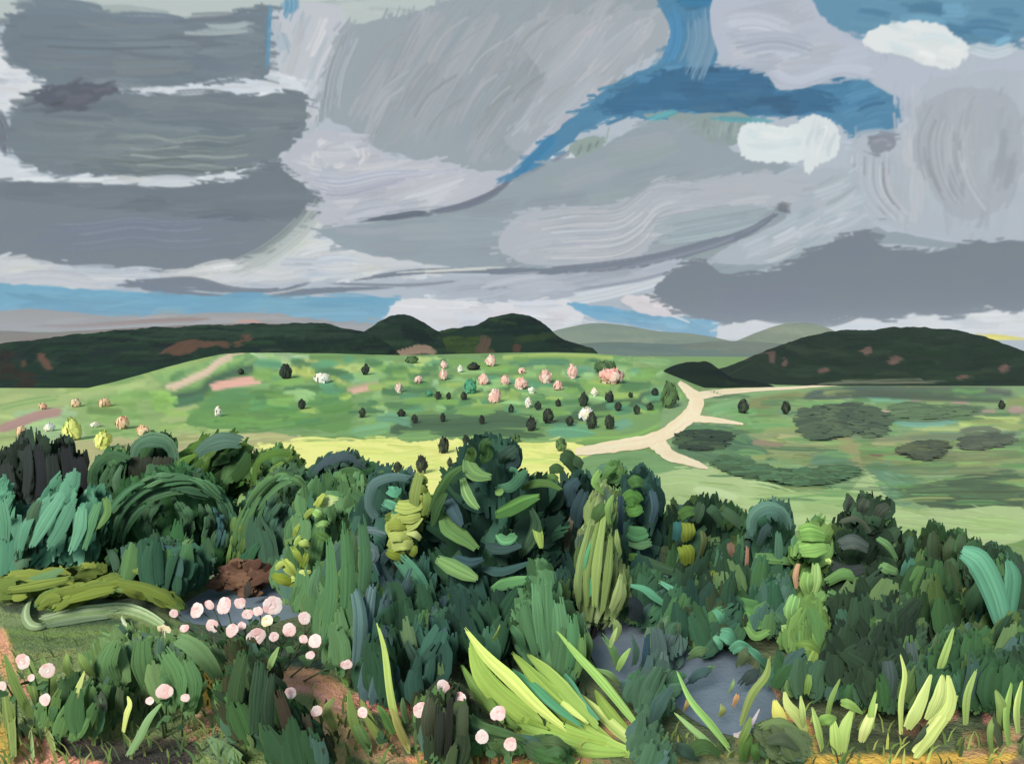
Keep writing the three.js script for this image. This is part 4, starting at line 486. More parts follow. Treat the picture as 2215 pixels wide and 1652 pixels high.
// ---------------------------------------------------------------- out on the valley floor: single bushes, each on its own spot
const ORD = ['first', 'second', 'third', 'fourth', 'fifth', 'sixth', 'seventh', 'eighth', 'ninth', 'tenth', 'eleventh', 'twelfth', 'thirteenth', 'fourteenth', 'fifteenth', 'sixteenth', 'seventeenth'];
const KIND = {
  dark: ['bush', 'dark green-black bush', 'bush', [[30, 36, 32], [44, 54, 42], [38, 44, 38], [58, 72, 50]]],
  olive: ['bush', 'rough olive-green bush', 'bush', [[66, 92, 58], [84, 112, 66], [58, 80, 54]]],
  pink: ['flowering_bush', 'bush covered in pink blossom', 'flowering bush', [[238, 182, 170], [242, 196, 184], [232, 170, 160], [240, 188, 174]]],
  white: ['flowering_bush', 'bush in creamy white blossom', 'flowering bush', [[238, 224, 206], [244, 236, 224], [230, 212, 190]]],
  peach: ['flowering_bush', 'bush in peach-coloured blossom', 'flowering bush', [[230, 184, 146], [236, 198, 164], [222, 172, 140]]],
  lime: ['bush', 'yellow-green bush with a pointed top', 'bush', [[208, 212, 118], [216, 220, 130], [200, 208, 112]]],
  teal: ['bush', 'blue-green bush', 'bush', [[72, 142, 110], [86, 154, 118], [66, 130, 104]]],
};
const MID = []; const mid = (z, kind, zone, list) => { for (const [x, y, w, h] of list) { const [px, py] = z(x, y), k = zs.get(z); MID.push({ px, py, w: w * k * 1.1, h: h * k * 1.08, kind, zone }); } };
mid(z4, 'dark', 'on the open green rise', [[105, 425, 48, 62], [88, 700, 40, 56], [335, 700, 52, 44], [420, 740, 40, 50], [570, 590, 42, 48], [637, 592, 30, 40], [735, 592, 40, 48], [600, 730, 34, 50], [795, 405, 84, 44]]);
mid(z4, 'dark', 'along the green rise\'s dark scrub band', [[850, 745, 38, 50], [1037, 672, 38, 46], [1165, 773, 60, 80], [1208, 655, 42, 50], [1272, 720, 62, 90], [1337, 635, 38, 46], [1410, 752, 46, 60], [1500, 615, 60, 80], [1550, 750, 64, 98], [1665, 597, 54, 70], [1665, 760, 56, 84], [1720, 660, 44, 54], [1800, 585, 28, 36], [1838, 680, 40, 56], [1925, 660, 48, 44], [1955, 565, 44, 48]]);
mid(z4, 'dark', 'on the yellow-green field', [[310, 1045, 56, 62], [465, 1030, 62, 108], [605, 907, 62, 96], [745, 868, 38, 52], [885, 885, 62, 86], [645, 1015, 34, 56]]);
mid(z4, 'olive', 'at the near edge of the green rise', [[400, 362, 80, 40], [1068, 862, 54, 50], [1355, 905, 70, 74], [1640, 405, 130, 74], [1680, 1085, 150, 130], [2050, 590, 92, 150]]);
mid(z3, 'dark', 'on the green slope at the left', [[1808, 440, 76, 82], [1915, 645, 44, 60], [1525, 437, 40, 34]]);
mid(z4, 'pink', 'on the green rise', [[605, 395, 46, 42], [605, 460, 54, 62], [445, 487, 54, 46], [318, 540, 46, 60], [908, 370, 62, 64], [860, 487, 66, 62], [930, 595, 76, 80], [1000, 490, 58, 56], [1100, 515, 84, 66], [1105, 432, 50, 36], [1255, 472, 72, 76], [1335, 527, 56, 56], [1430, 437, 62, 82], [1680, 468, 160, 88]]);
mid(z4, 'white', 'on the green rise', [[712, 420, 32, 42], [1165, 557, 44, 36], [1145, 637, 44, 60], [1568, 568, 42, 48], [1515, 710, 92, 72]]);
mid(z3, 'peach', 'on the pale meadow at the left', [[260, 657, 44, 40], [468, 637, 56, 48], [650, 635, 66, 50], [763, 765, 78, 72], [893, 815, 74, 62], [120, 815, 58, 52]]);
mid(z3, 'white', 'on the pale meadow at the left', [[300, 792, 60, 46], [592, 775, 56, 30], [1380, 693, 40, 60], [2037, 480, 102, 56]]);
mid(z3, 'lime', 'on the pale meadow at the left', [[440, 810, 108, 124], [638, 875, 100, 104]]);
mid(z4, 'teal', 'on the green rise', [[775, 532, 76, 86], [512, 576, 46, 32]]);
mid(z5, 'dark', 'on the rough land right of the track', [[435, 660, 62, 82], [705, 670, 54, 74], [2085, 650, 40, 50]]);
MID.sort((a, b) => a.px - b.px);
for (const m of MID) {
  const mates = MID.filter((q) => q.kind === m.kind && q.zone === m.zone), [name, look, cat, pal] = KIND[m.kind], bp = G(m.px, m.py + m.h / 2, 500); if (!bp) continue;
  const D = -bp.z, s = D / FOC, t = thing(name, mates.length > 1 ? `${look} ${m.zone}, ${ORD[mates.indexOf(m)]} from left` : `${look} ${m.zone}`, cat, bp, mates.length > 1 ? `${look.replace('bush', 'bushes')} ${m.zone}` : undefined);
  const rx = m.w / 2 * s, ry = m.h / 2 * s, C = V(bp.x, bp.y + ry * 1.0, bp.z - rx * 0.5), B = new Buf(t.position), pointed = m.kind === 'lime' || m.kind === 'dark' && R() < 0.4;
  const N = m.w > 60 * 0.34 ? 120 : 76;
  for (let i = 0; i < N; i++) {
    const y = rr(-1, 1), a = rr(0, Math.PI * 2), q = Math.sqrt(1 - y * y) * (pointed && y > 0 ? 1 - y * 0.5 : 1), o = rr(0.6, 0.95), p = V(C.x + Math.cos(a) * q * rx * o, C.y + y * ry * o * 0.92, C.z + Math.sin(a) * q * rx * o * 0.8);
    const tilt = rr(-0.5, 0.5) - Math.cos(a) * q * 0.7 * Math.sign(y + 0.01) * (Math.abs(y)), L = ry * rr(0.3, 0.55), dx = Math.sin(tilt) * L, dy = Math.cos(tilt) * L;
    const nor = V(Math.cos(a) * q / rx, y / ry * 0.8 + 0.02, Math.sin(a) * q / rx).normalize().add(V(rr(-0.3, 0.3), rr(-0.1, 0.4), rr(-0.1, 0.3))).normalize(), c = pal[Math.floor(clamp(fbm(p.x / rx * 1.3 + m.px, p.y / ry * 1.3) * 2 - 0.5, 0, 0.999) * pal.length)];
    B.ribbon([V(p.x - dx, p.y - dy, p.z), V(p.x, p.y, p.z).addScaledVector(nor, L * 0.12), V(p.x + dx, p.y + dy, p.z)], [rx * 0.3, rx * rr(0.42, 0.62), rx * 0.2], nor, [jitc(c, 0.06), jitc(c, 0.06)], { cup: 0.3, K: name === 'bush' ? 0.9 : 0.86 });
  }
  const f = B.mesh(name === 'bush' ? 'foliage' : 'blossom', farLeafMat, t); f.userData.kind = 'stuff';
  const S = new Buf(t.position); for (let i = 0; i < 3; i++) S.tube([V(bp.x + rr(-0.1, 0.1) * rx, bp.y - 0.05, bp.z - rx * 0.4), V(C.x + rr(-0.4, 0.4) * rx, C.y, C.z)], rx * 0.07, rx * 0.03, [64, 54, 44], 5); S.mesh('stem', stemMat, t);
}
// low thickets that lie on the right-hand land like dark islands
function thicket(label, z, poly, hgt, pal, n) {
  const pl = smoothPoly(pairs(z, poly), 0), [x0, y0, x1, y1] = boundsOf(pl), c = G((x0 + x1) / 2, (y0 + y1) / 2, 500), t = thing('thicket', label, 'thicket', c, 'low dark thickets right of the track'), B = new Buf(t.position);
  for (let i = 0, g = 0; i < n && g < n * 30; g++) {
    const x = rr(x0, x1), y = rr(y0, y1); if (!inside([x, y], pl)) continue; i++;
    const q = G(x, y, 500); if (!q) continue; const D = -q.z, s = D / FOC, h = hgt * rr(0.2, 0.5), L = rr(26, 52) * s, w = rr(9, 16) * s, a = rr(-0.5, 0.5) + (x - (x0 + x1) / 2) / (x1 - x0) * 0.5;
    const p = V(q.x, q.y + h, q.z - h * 2.2), col = pal[Math.floor(clamp(fbm(x / 40, y / 16) * 2 - 0.5, 0, 0.999) * pal.length)], nor = V(rr(-0.25, 0.25), 0.9, rr(0.1, 0.6)).normalize();
    B.ribbon([V(p.x - L / 2, p.y - 0.05 + Math.sin(a) * L * 0.2, p.z), V(p.x, p.y + 0.06, p.z), V(p.x + L / 2, p.y - 0.05 - Math.sin(a) * L * 0.2, p.z)], [w * 0.6, w, w * 0.5], nor, [jitc(col, 0.04), jitc(col, 0.04)], { cup: 0.3, K: 1.05 });
  }
  B.mesh('foliage', farLeafMat, t).userData.kind = 'stuff';
}
const TH = [[72, 90, 68], [64, 82, 64], [80, 98, 72], [60, 74, 60]];
thicket('large rounded olive-dark thicket in the middle of the right-hand land', z5, [825, 700, 900, 680, 1090, 650, 1190, 650, 1290, 690, 1345, 740, 1330, 810, 1270, 870, 1180, 830, 1060, 860, 920, 885, 850, 840], 0.9, TH, 420);
thicket('small dark oval thicket in the crook of the side track', z5, [48, 870, 70, 838, 180, 826, 300, 838, 326, 870, 290, 920, 200, 946, 100, 940, 55, 910], 0.8, [[50, 70, 50], [42, 60, 46], [60, 82, 54]], 240);
thicket('pointed oval dark thicket below the large rounded thicket, further right', z5, [1470, 950, 1560, 912, 1650, 898, 1720, 915, 1690, 970, 1620, 1008, 1530, 985], 0.8, [[74, 84, 62], [64, 74, 58], [84, 94, 66]], 220);
thicket('oval dark thicket near the right end of the valley land', z5, [1870, 890, 1920, 855, 2040, 848, 2130, 870, 2110, 905, 1980, 935, 1890, 938], 0.8, [[84, 94, 76], [74, 84, 70], [92, 104, 80]], 200);
thicket('flat rectangular green thicket below the great dark hill', z5, [1420, 660, 1520, 650, 1700, 668, 1870, 664, 1880, 700, 1700, 735, 1500, 740, 1430, 720], 0.8, [[90, 114, 80], [80, 102, 74], [98, 122, 84]], 260);
thicket('long thin thicket lying along the rough land below the fork', z5, [255, 1025, 300, 995, 420, 1010, 560, 1060, 760, 1085, 940, 1075, 1130, 1060, 1160, 1090, 1060, 1140, 900, 1170, 740, 1170, 600, 1140, 440, 1110, 300, 1050], 0.7, [[70, 104, 74], [66, 94, 62], [78, 112, 76], [60, 86, 58]], 420);

// ---------------------------------------------------------------- the shrubs on the knoll, left to right
const BLK = [[32, 34, 36], [38, 44, 42], [28, 30, 32], [44, 54, 48]], TEAL = [[88, 144, 116], [104, 160, 130], [76, 128, 102], [112, 168, 138], [84, 118, 92]];
// a sweep of leaves along one line: several overlapping ones instead of a single ribbon
function boughs(t, z, p, w, c, D) {
  const c0 = spline(pairs(d0, p), 40), m = Math.max(2, Math.round(c0.length / 12));
  for (let j = 0; j < 3; j++) for (let i = 0; i < m; i++) { const a = clamp((i + rr(-0.25, 0.25)) / m, 0, 0.8), b = clamp(a + rr(0.35, 0.6), 0, 1), q = []; const ox = (j - 1) * w * 0.34 + rr(-4, 4), oy = (j - 1) * w * 0.2 + rr(-4, 4); for (let k = 0; k <= 3; k++) { const v = c0[Math.round((a + (b - a) * k / 3) * 40)]; q.push(v[0] + ox, v[1] + oy); } leaf(t, z, q, w * rr(0.42, 0.66), jitc(c, 0.1), D + rr(-0.04, 0.06), { taper: [0.4, 1, 0.4], n: 8, rag: 0.3, jit: 0.08, alt: [c[0] * 0.8, c[1] * 0.85, c[2] * 0.85] }); }
}
const DGRN = [[40, 60, 46], [50, 74, 54], [34, 50, 42], [60, 88, 62]], DTEAL = [[40, 58, 58], [50, 70, 70], [34, 50, 52], [58, 80, 78]];
{
  const t = shrub('shrub', 'black-green ragged upright shrub at the far left of the shrub row', 'shrub', d0, [-20, 1010, 20, 985, 40, 952, 90, 952, 110, 975, 135, 958, 165, 985, 185, 1010, 200, 1060, 170, 1120, 100, 1150, -20, 1150], 4.95, 0.22, BLK, 330, { accent: 0.03, len: 62, w: 18, ang: 88, spread: 12, strips: 3 });
  for (const [a, b, c, d] of [[52, 1080, 58, 958], [84, 1090, 80, 955], [150, 1070, 138, 962], [112, 1100, 108, 972], [176, 1060, 166, 985], [10, 1080, 8, 1000]]) leaf(t, d0, [a, b, (a + c) / 2 + 4, (b + d) / 2, c, d], 30, BLK[(a | 0) % 3], 4.74, { taper: [0.9, 1, 0.6], rag: 0.14 });
}
{
  const t = shrub('shrub', 'rounded olive-green shrub between the blackish shrub and the dome-topped one', 'shrub', d0, [196, 1040, 204, 1005, 230, 982, 262, 978, 290, 1000, 300, 1050, 290, 1110, 240, 1150, 205, 1110], 4.9, 0.2, [[60, 92, 62], [48, 74, 54], [72, 104, 72], [54, 82, 58]], 200, { ang: 80, spread: 35 });
  leaf(t, d0, [206, 1090, 200, 1020, 240, 984, 284, 996], 22, [58, 88, 58], 4.68, { taper: [0.7, 1, 0.7] }); leaf(t, d0, [262, 1090, 250, 1040, 262, 1004], 18, [82, 112, 84], 4.68, {}); leaf(t, d0, [232, 1090, 222, 1040, 236, 1004], 16, [62, 92, 62], 4.68, {});
}
{
  const t = shrub('shrub', 'dome-topped shrub, grey-green above and brown-black beneath, in the left shrub row', 'shrub', d0, [278, 1005, 288, 972, 310, 952, 345, 944, 374, 962, 380, 1000, 376, 1040, 340, 1070, 296, 1060], 5.0, 0.2, [[40, 56, 42], [34, 46, 36], [52, 70, 52]], 190, { ang: 85, spread: 20 });
  leaf(t, d0, [286, 1000, 296, 964, 330, 950, 366, 962, 380, 1010], 34, [74, 106, 84], 4.78, { taper: [0.5, 1, 0.6], alt: [92, 124, 98] }); for (const x of [288, 312, 336, 358]) leaf(t, d0, [x, 1040, x + 2, 1010, x + 4, 986], 26, [42, 46, 36], 4.76, { taper: [0.8, 1, 0.7] });
}
{
  const t = shrub('shrub', 'mossy dark green shrub with a slate-green crown, right of the dome-topped one', 'shrub', d0, [372, 1020, 388, 990, 420, 960, 470, 944, 510, 948, 532, 966, 542, 1000, 530, 1050, 480, 1090, 410, 1080], 4.95, 0.22, [[58, 86, 34], [70, 100, 42], [48, 70, 36], [62, 90, 52]], 260, { ang: 40, spread: 40 });
  leaf(t, d0, [420, 986, 450, 962, 490, 952, 526, 958], 40, [72, 98, 84], 4.72, { taper: [0.5, 1, 0.7] }); leaf(t, d0, [500, 1040, 526, 1010, 536, 974], 34, [44, 70, 36], 4.7, {}); leaf(t, d0, [380, 1030, 396, 1000, 426, 982], 22, [88, 120, 52], 4.7, { alt: [64, 92, 40] }); leaf(t, d0, [430, 1050, 420, 1020, 440, 990], 26, [52, 78, 34], 4.7, {});
}
{
  const t = shrub('shrub', 'olive shrub at the edge of the yellow-green field, left of the arched shrub', 'shrub', d0, [536, 1020, 552, 988, 590, 974, 622, 980, 648, 1000, 664, 1040, 640, 1090, 580, 1110, 545, 1080], 4.9, 0.2, [[84, 114, 58], [70, 102, 54], [96, 124, 66], [58, 86, 48]], 200, { ang: 70, spread: 40 });
  leaf(t, d0, [548, 1050, 556, 1000, 600, 978, 634, 990], 20, [70, 100, 44], 4.68, {}); leaf(t, d0, [600, 1060, 592, 1020, 614, 996], 22, [96, 126, 60], 4.68, {});
}
{
  const t = shrub('shrub', 'large dark arching shrub with green outer boughs over the mossy bank', 'shrub', d0, [204, 1200, 212, 1150, 240, 1090, 290, 1046, 360, 1024, 430, 1032, 480, 1060, 506, 1120, 512, 1190, 440, 1222, 320, 1210], 4.6, 0.26, [[54, 82, 58], [48, 74, 54], [62, 92, 64], [52, 78, 52]], 420, { len: 58, w: 20, ang: (x) => 90 - (x - 360) * 0.18, spread: 25, strips: 3 });
  for (const [p, w, c] of [[[214, 1196, 236, 1120, 290, 1060, 370, 1034, 440, 1044, 490, 1090], 30, [66, 102, 70]], [[250, 1190, 270, 1120, 320, 1076, 390, 1060, 450, 1076], 26, [54, 84, 58]], [[430, 1050, 480, 1080, 500, 1140, 502, 1200], 28, [62, 96, 70]], [[200, 1190, 226, 1130, 262, 1080], 26, [80, 112, 76]], [[330, 1180, 320, 1120, 350, 1084], 30, [56, 84, 58]], [[390, 1170, 400, 1120, 380, 1080], 30, [60, 88, 60]], [[440, 1180, 456, 1130, 440, 1090], 24, [58, 84, 60]], [[300, 1050, 350, 1032, 420, 1036], 16, [86, 122, 86]], [[466, 1190, 478, 1140, 468, 1100], 18, [52, 84, 84]]]) boughs(t, d0, p, w, c, 4.3);
}
{
  const t = shrub('shrub', 'arched green shrub with a hollow middle, left of the lime-tipped shrub', 'shrub', d0, [504, 1210, 514, 1140, 540, 1080, 580, 1040, 626, 1022, 664, 1040, 674, 1100, 660, 1170, 630, 1230, 560, 1240], 4.5, 0.24, [[56, 84, 66], [50, 76, 64], [64, 94, 70], [58, 84, 60]], 300, { len: 56, w: 20, ang: 80, spread: 25, strips: 3 });
  for (const [p, w, c] of [[[516, 1230, 526, 1150, 560, 1076, 620, 1032, 664, 1060], 34, [84, 118, 74]], [[500, 1236, 510, 1180, 516, 1120], 26, [98, 126, 66]], [[640, 1200, 664, 1130, 662, 1060], 24, [78, 116, 82]], [[574, 1190, 578, 1130, 610, 1080], 34, [58, 88, 70]], [[604, 1200, 626, 1140, 630, 1090], 28, [62, 92, 70]], [[596, 1050, 630, 1034, 660, 1050], 18, [92, 132, 92]]]) boughs(t, d0, p, w, c, 4.22);
}
{
  const t = shrub('shrub', 'blue-black shrub with a broad top against the yellow-green field', 'shrub', d0, [668, 1030, 688, 1002, 720, 988, 756, 984, 784, 1000, 804, 1030, 812, 1090, 770, 1140, 700, 1120], 4.7, 0.22, [[44, 58, 60], [38, 50, 54], [54, 68, 68], [48, 70, 54]], 240, { ang: 60, spread: 40 });
  leaf(t, d0, [676, 1024, 704, 998, 750, 988, 790, 1014], 22, [52, 66, 70], 4.46, {}); leaf(t, d0, [712, 1060, 740, 1024, 780, 1030, 800, 1080], 26, [58, 88, 52], 4.44, {}); leaf(t, d0, [752, 1100, 760, 1060, 748, 1030], 22, [46, 72, 42], 4.44, {});
}
{ // the teal shrub low at the left edge
  const t = shrub('shrub', 'pale blue-green feathery shrub low at the left edge', 'shrub', d0, [-30, 1060, 0, 1056, 30, 1090, 70, 1100, 100, 1070, 130, 1040, 160, 1030, 172, 1080, 214, 1060, 238, 1110, 232, 1160, 190, 1200, 110, 1210, -30, 1210], 4.35, 0.22, TEAL, 300, { len: 60, w: 22, ang: 72, spread: 18, strips: 3 });
  for (const [p, w, c] of [[[60, 1190, 96, 1130, 140, 1060], 36, [108, 164, 134]], [[100, 1190, 130, 1140, 160, 1080], 34, [98, 152, 124]], [[10, 1180, 6, 1130, -4, 1070], 36, [100, 154, 124]], [[150, 1200, 172, 1140, 176, 1090], 30, [112, 168, 136]], [[180, 1190, 196, 1130, 214, 1080], 26, [96, 146, 104]], [[40, 1200, 50, 1150, 70, 1110], 30, [96, 150, 122]], [[84, 1080, 70, 1110, 62, 1150], 24, [70, 96, 74]], [[200, 1150, 230, 1110, 226, 1070], 22, [104, 140, 84]]]) leaf(t, d0, p, w, c, 4.08, { taper: [0.5, 1, 0.6], rag: 0.16 });
}
{ // low shrub
  const t = shrub('shrub', 'low blue-green shrub in the hollow beneath the arching shrubs', 'shrub', d0, [228, 1210, 280, 1190, 340, 1180, 420, 1190, 452, 1210, 440, 1260, 400, 1276, 300, 1250], 4.2, 0.12, [[50, 72, 68], [44, 64, 58], [58, 84, 66], [48, 70, 52]], 300, { len: 50, w: 18, ang: 60, spread: 50, stems: 0 });
  for (const p of [[300, 1200, 360, 1190, 430, 1206], [250, 1226, 330, 1216, 400, 1230]]) leaf(t, d0, p, 20, [54, 78, 80], 4.05, { rag: 0.3, taper: [0.5, 1, 0.4] });
}
{ // mossy bank: two long cushions, and the pale bough lying in front
  for (const [k, poly, lab] of [[0, [-30, 480, 120, 470, 300, 440, 560, 440, 800, 430, 960, 440, 1090, 470, 1140, 520, 1150, 590, 1080, 580, 960, 530, 820, 490, 640, 520, 440, 560, 240, 620, 60, 640, -30, 620], 'long olive-green moss cushion, the upper of two on the bank'], [1, [260, 660, 300, 620, 420, 600, 560, 570, 700, 530, 820, 560, 960, 600, 1060, 660, 1070, 700, 960, 660, 800, 620, 640, 620, 520, 660, 380, 690, 290, 690], 'curved olive-green moss cushion, the lower of two on the bank']]) {
    const t = shrub('moss_cushion', lab, 'moss', z6, poly, k ? 5.6 : 5.8, 0.05, [[106, 122, 54], [118, 134, 60], [94, 112, 52], [128, 142, 66]], 260, { len: 56, w: 17, ang: k ? (x) => 26 - (x - 100) * 0.2 : 4, spread: 14, stems: 0, strips: 3 });
    const Q = k ? [[280, 660, 420, 620, 600, 590, 760, 550], [700, 550, 860, 580, 1000, 640, 1060, 690], [380, 670, 560, 620, 700, 590]] : [[0, 520, 200, 500, 420, 500, 620, 470], [560, 460, 760, 450, 960, 460, 1120, 520], [800, 480, 980, 490, 1120, 570], [40, 600, 240, 570, 420, 530]];
    for (const q of Q) leaf(t, z6, q, 62, k ? [110, 126, 54] : [122, 138, 62], 6,  { name: 'moss_strand', taper: [0.6, 1, 0.6], rag: 0.08, alt: [96, 112, 50], n: 12 });
  }
  const b = P(...z6(560, 790), 3.45), t = thing('bough', 'pale sage-green bough lying on the bank, curled up at its left end', 'bough', onLand(b.x, b.z));
  for (const [p, w, c] of [[[195, 640, 160, 690, 150, 760, 180, 810, 240, 820, 300, 790], 56, [132, 152, 112]], [[220, 800, 340, 770, 460, 745, 600, 730, 740, 715, 860, 745, 960, 800, 1000, 830], 92, [132, 158, 108]], [[240, 760, 380, 740, 560, 730, 720, 720], 40, [118, 144, 104]], [[260, 820, 420, 790, 560, 770, 660, 760], 36, [108, 128, 100]], [[730, 760, 760, 810, 820, 848], 26, [206, 210, 178]]]) leaf(t, z6, p, w, c, 6, { hug: false, name: 'strand', taper: [0.6, 1, 0.8, 0.5], rag: 0.06, n: 18, alt: [160, 178, 138] });
}
{ // brown shrub behind the pool
  const t = shrub('shrub', 'low rust-brown shrub behind the left-hand pool, on a dark stem', 'shrub', z6, [1280, 590, 1300, 530, 1370, 470, 1440, 440, 1560, 430, 1640, 450, 1650, 520, 1600, 590, 1500, 620, 1400, 580], 4.0, 0.08, [[104, 76, 62], [92, 66, 54], [112, 84, 66]], 120, { len: 40, w: 16, ang: 10, spread: 30, stems: 0, accent: 0, K: 0.8 });
  leaf(t, z6, [1480, 640, 1500, 600, 1510, 540], 60, [52, 48, 42], 4.02, { name: 'stem' });
}
{ // lime-tipped shrub
  const t = shrub('shrub', 'tall mid-green shrub with pale lime tips on its left side', 'shrub', d0, [596, 1250, 616, 1190, 634, 1120, 656, 1070, 690, 1044, 736, 1040, 780, 1056, 810, 1100, 816, 1180, 806, 1270, 796, 1360, 776, 1440, 716, 1430, 672, 1340, 624, 1290], 3.9, 0.24, [[88, 126, 82], [78, 116, 76], [98, 136, 90], [70, 104, 68], [110, 140, 84]], 430, { len: 60, w: 20, ang: 84, spread: 16, strips: 3 });
  for (const [p, w, c] of [[[700, 1400, 716, 1280, 712, 1160], 34, [86, 128, 84]], [[740, 1400, 752, 1260, 744, 1120], 34, [76, 116, 76]], [[776, 1340, 790, 1220, 780, 1110], 30, [70, 106, 74]], [[664, 1290, 684, 1180, 700, 1090], 30, [94, 132, 82]], [[690, 1340, 676, 1280, 690, 1220], 26, [88, 126, 90]], [[760, 1150, 790, 1090, 760, 1062], 30, [58, 88, 56]]]) leaf(t, d0, p, w, c, 3.7, { taper: [0.6, 1, 0.5], rag: 0.14, n: 12 });
  for (const [x, y, w, a, c] of [[1990, 60, 110, 20, [206, 224, 160]], [1920, 140, 80, -30, [160, 200, 124]], [1930, 60, 90, 60, [178, 190, 96]], [1880, 130, 80, 40, [150, 172, 90]], [1840, 320, 90, -20, [178, 198, 110]], [1800, 300, 70, 50, [164, 184, 104]], [1800, 390, 100, -60, [156, 174, 84]], [1840, 420, 90, 70, [140, 160, 70]], [1760, 470, 110, -50, [176, 192, 96]], [1820, 510, 100, 20, [190, 204, 118]], [1700, 450, 80, 30, [168, 184, 96]], [1720, 540, 130, -25, [132, 146, 54]], [1800, 240, 70, 70, [150, 168, 80]], [1780, 560, 90, -20, [126, 140, 56]], [1960, 200, 70, 0, [132, 170, 100]], [1960, 280, 100, -30, [78, 112, 62]], [1960, 460, 110, -8, [74, 104, 60]]]) { const r = a * Math.PI / 180, dx = Math.cos(r) * w * 0.62, dy = -Math.sin(r) * w * 0.62; for (let i = 0; i < 2; i++) leaf(t, z6, [x - dx + rr(-14, 14), y - dy + rr(-14, 14), x + rr(-8, 8), y - 6, x + dx + rr(-14, 14), y + dy + rr(-14, 14)], w * rr(0.4, 0.66), c, 3.6 + rr(-0.03, 0.03), { taper: [0.5, 1, 0.4], rag: 0.25, n: 6, alt: [c[0] * 0.88, c[1] * 0.92, c[2] * 0.8] }); }
}
{ // slate-teal column
  const t = shrub('shrub', 'tall blue-grey and dark teal shrub with grey looping boughs', 'shrub', d0, [756, 1150, 790, 1080, 806, 1040, 850, 1024, 896, 1036, 920, 1080, 916, 1160, 940, 1240, 966, 1330, 980, 1420, 950, 1490, 860, 1510, 790, 1500, 764, 1400, 776, 1280], 3.7, 0.26, [[44, 62, 64], [38, 54, 56], [52, 74, 76], [64, 86, 88], [40, 58, 50]], 560, { accent: 0.1, len: 60, w: 20, ang: 86, spread: 18, strips: 3 });
  for (const [p, w, c] of [[[130, 760, 110, 620, 140, 540, 70, 480, 100, 420, 200, 440], 60, [86, 106, 108]], [[130, 520, 100, 560, 170, 640, 220, 690], 40, [74, 96, 98]], [[40, 1160, 60, 1000, 60, 860, 30, 720], 80, [78, 104, 102]], [[100, 1140, 90, 980, 110, 800, 130, 700], 70, [82, 106, 108]], [[170, 380, 110, 300, 130, 180, 240, 140, 330, 150], 56, [70, 94, 92]], [[190, 700, 300, 760, 290, 830, 200, 830], 46, [72, 92, 92]], [[200, 960, 260, 840, 310, 900], 50, [58, 82, 80]], [[240, 1230, 200, 1100, 220, 960], 70, [40, 58, 56]], [[400, 1190, 340, 1080, 300, 1000], 50, [46, 66, 54]], [[160, 600, 220, 540, 260, 600, 240, 680], 60, [38, 54, 56]], [[30, 700, 20, 560, 40, 420], 60, [68, 96, 66]]]) leaf(t, z7, p, w, c, 3.42, { taper: [0.7, 1, 0.6], rag: 0.1, n: 14, alt: [c[0] * 1.15, c[1] * 1.13, c[2] * 1.12] });
  for (const [p, w, c] of [[[260, 560, 330, 640, 400, 760, 440, 880], 100, [84, 136, 108]], [[400, 540, 430, 640, 460, 720], 70, [90, 146, 116]], [[360, 760, 440, 800, 560, 850], 60, [96, 140, 108]], [[200, 200, 250, 220, 270, 190], 60, [92, 156, 124]], [[180, 270, 240, 300, 240, 350], 50, [98, 160, 130]], [[380, 1040, 400, 1080, 400, 1140], 40, [78, 128, 96]]]) leaf(t, z7, p, w, c, 3.36, { taper: [0.7, 1, 0.4], rag: 0.16 });
}
{ // yellow-olive spike
  const t = shrub('mullein', 'yellow-olive flower spike rising in front of the blue-grey shrub', 'flower spike', z7, [330, 300, 350, 160, 390, 140, 410, 240, 400, 360, 350, 560, 240, 560, 200, 480, 210, 400, 250, 300], 3.38, 0.1, [[142, 158, 76], [126, 144, 66], [160, 174, 92], [112, 132, 62]], 90, { len: 34, w: 18, ang: 60, spread: 60, stems: 2 });
  for (const [p, w, c] of [[[345, 330, 350, 230, 380, 100], 60, [134, 152, 84]], [[250, 290, 310, 300, 390, 280], 80, [164, 178, 96]], [[270, 350, 330, 340, 380, 330], 90, [158, 172, 90]], [[300, 410, 340, 380, 380, 340], 70, [170, 184, 104]], [[200, 400, 260, 390, 310, 400], 60, [146, 160, 72]], [[210, 460, 270, 440, 330, 470], 80, [168, 182, 100]], [[230, 510, 290, 490, 340, 500], 70, [178, 192, 110]], [[200, 530, 240, 550, 280, 560], 50, [122, 138, 50]], [[300, 430, 350, 440, 385, 470], 36, [190, 204, 130]], [[330, 560, 345, 530, 350, 500], 40, [118, 134, 56]], [[400, 350, 420, 280, 410, 220], 50, [120, 142, 72]]]) leaf(t, z7, p, w, c, 3.26, { taper: [0.7, 1, 0.7], rag: 0.1, n: 6 });
}
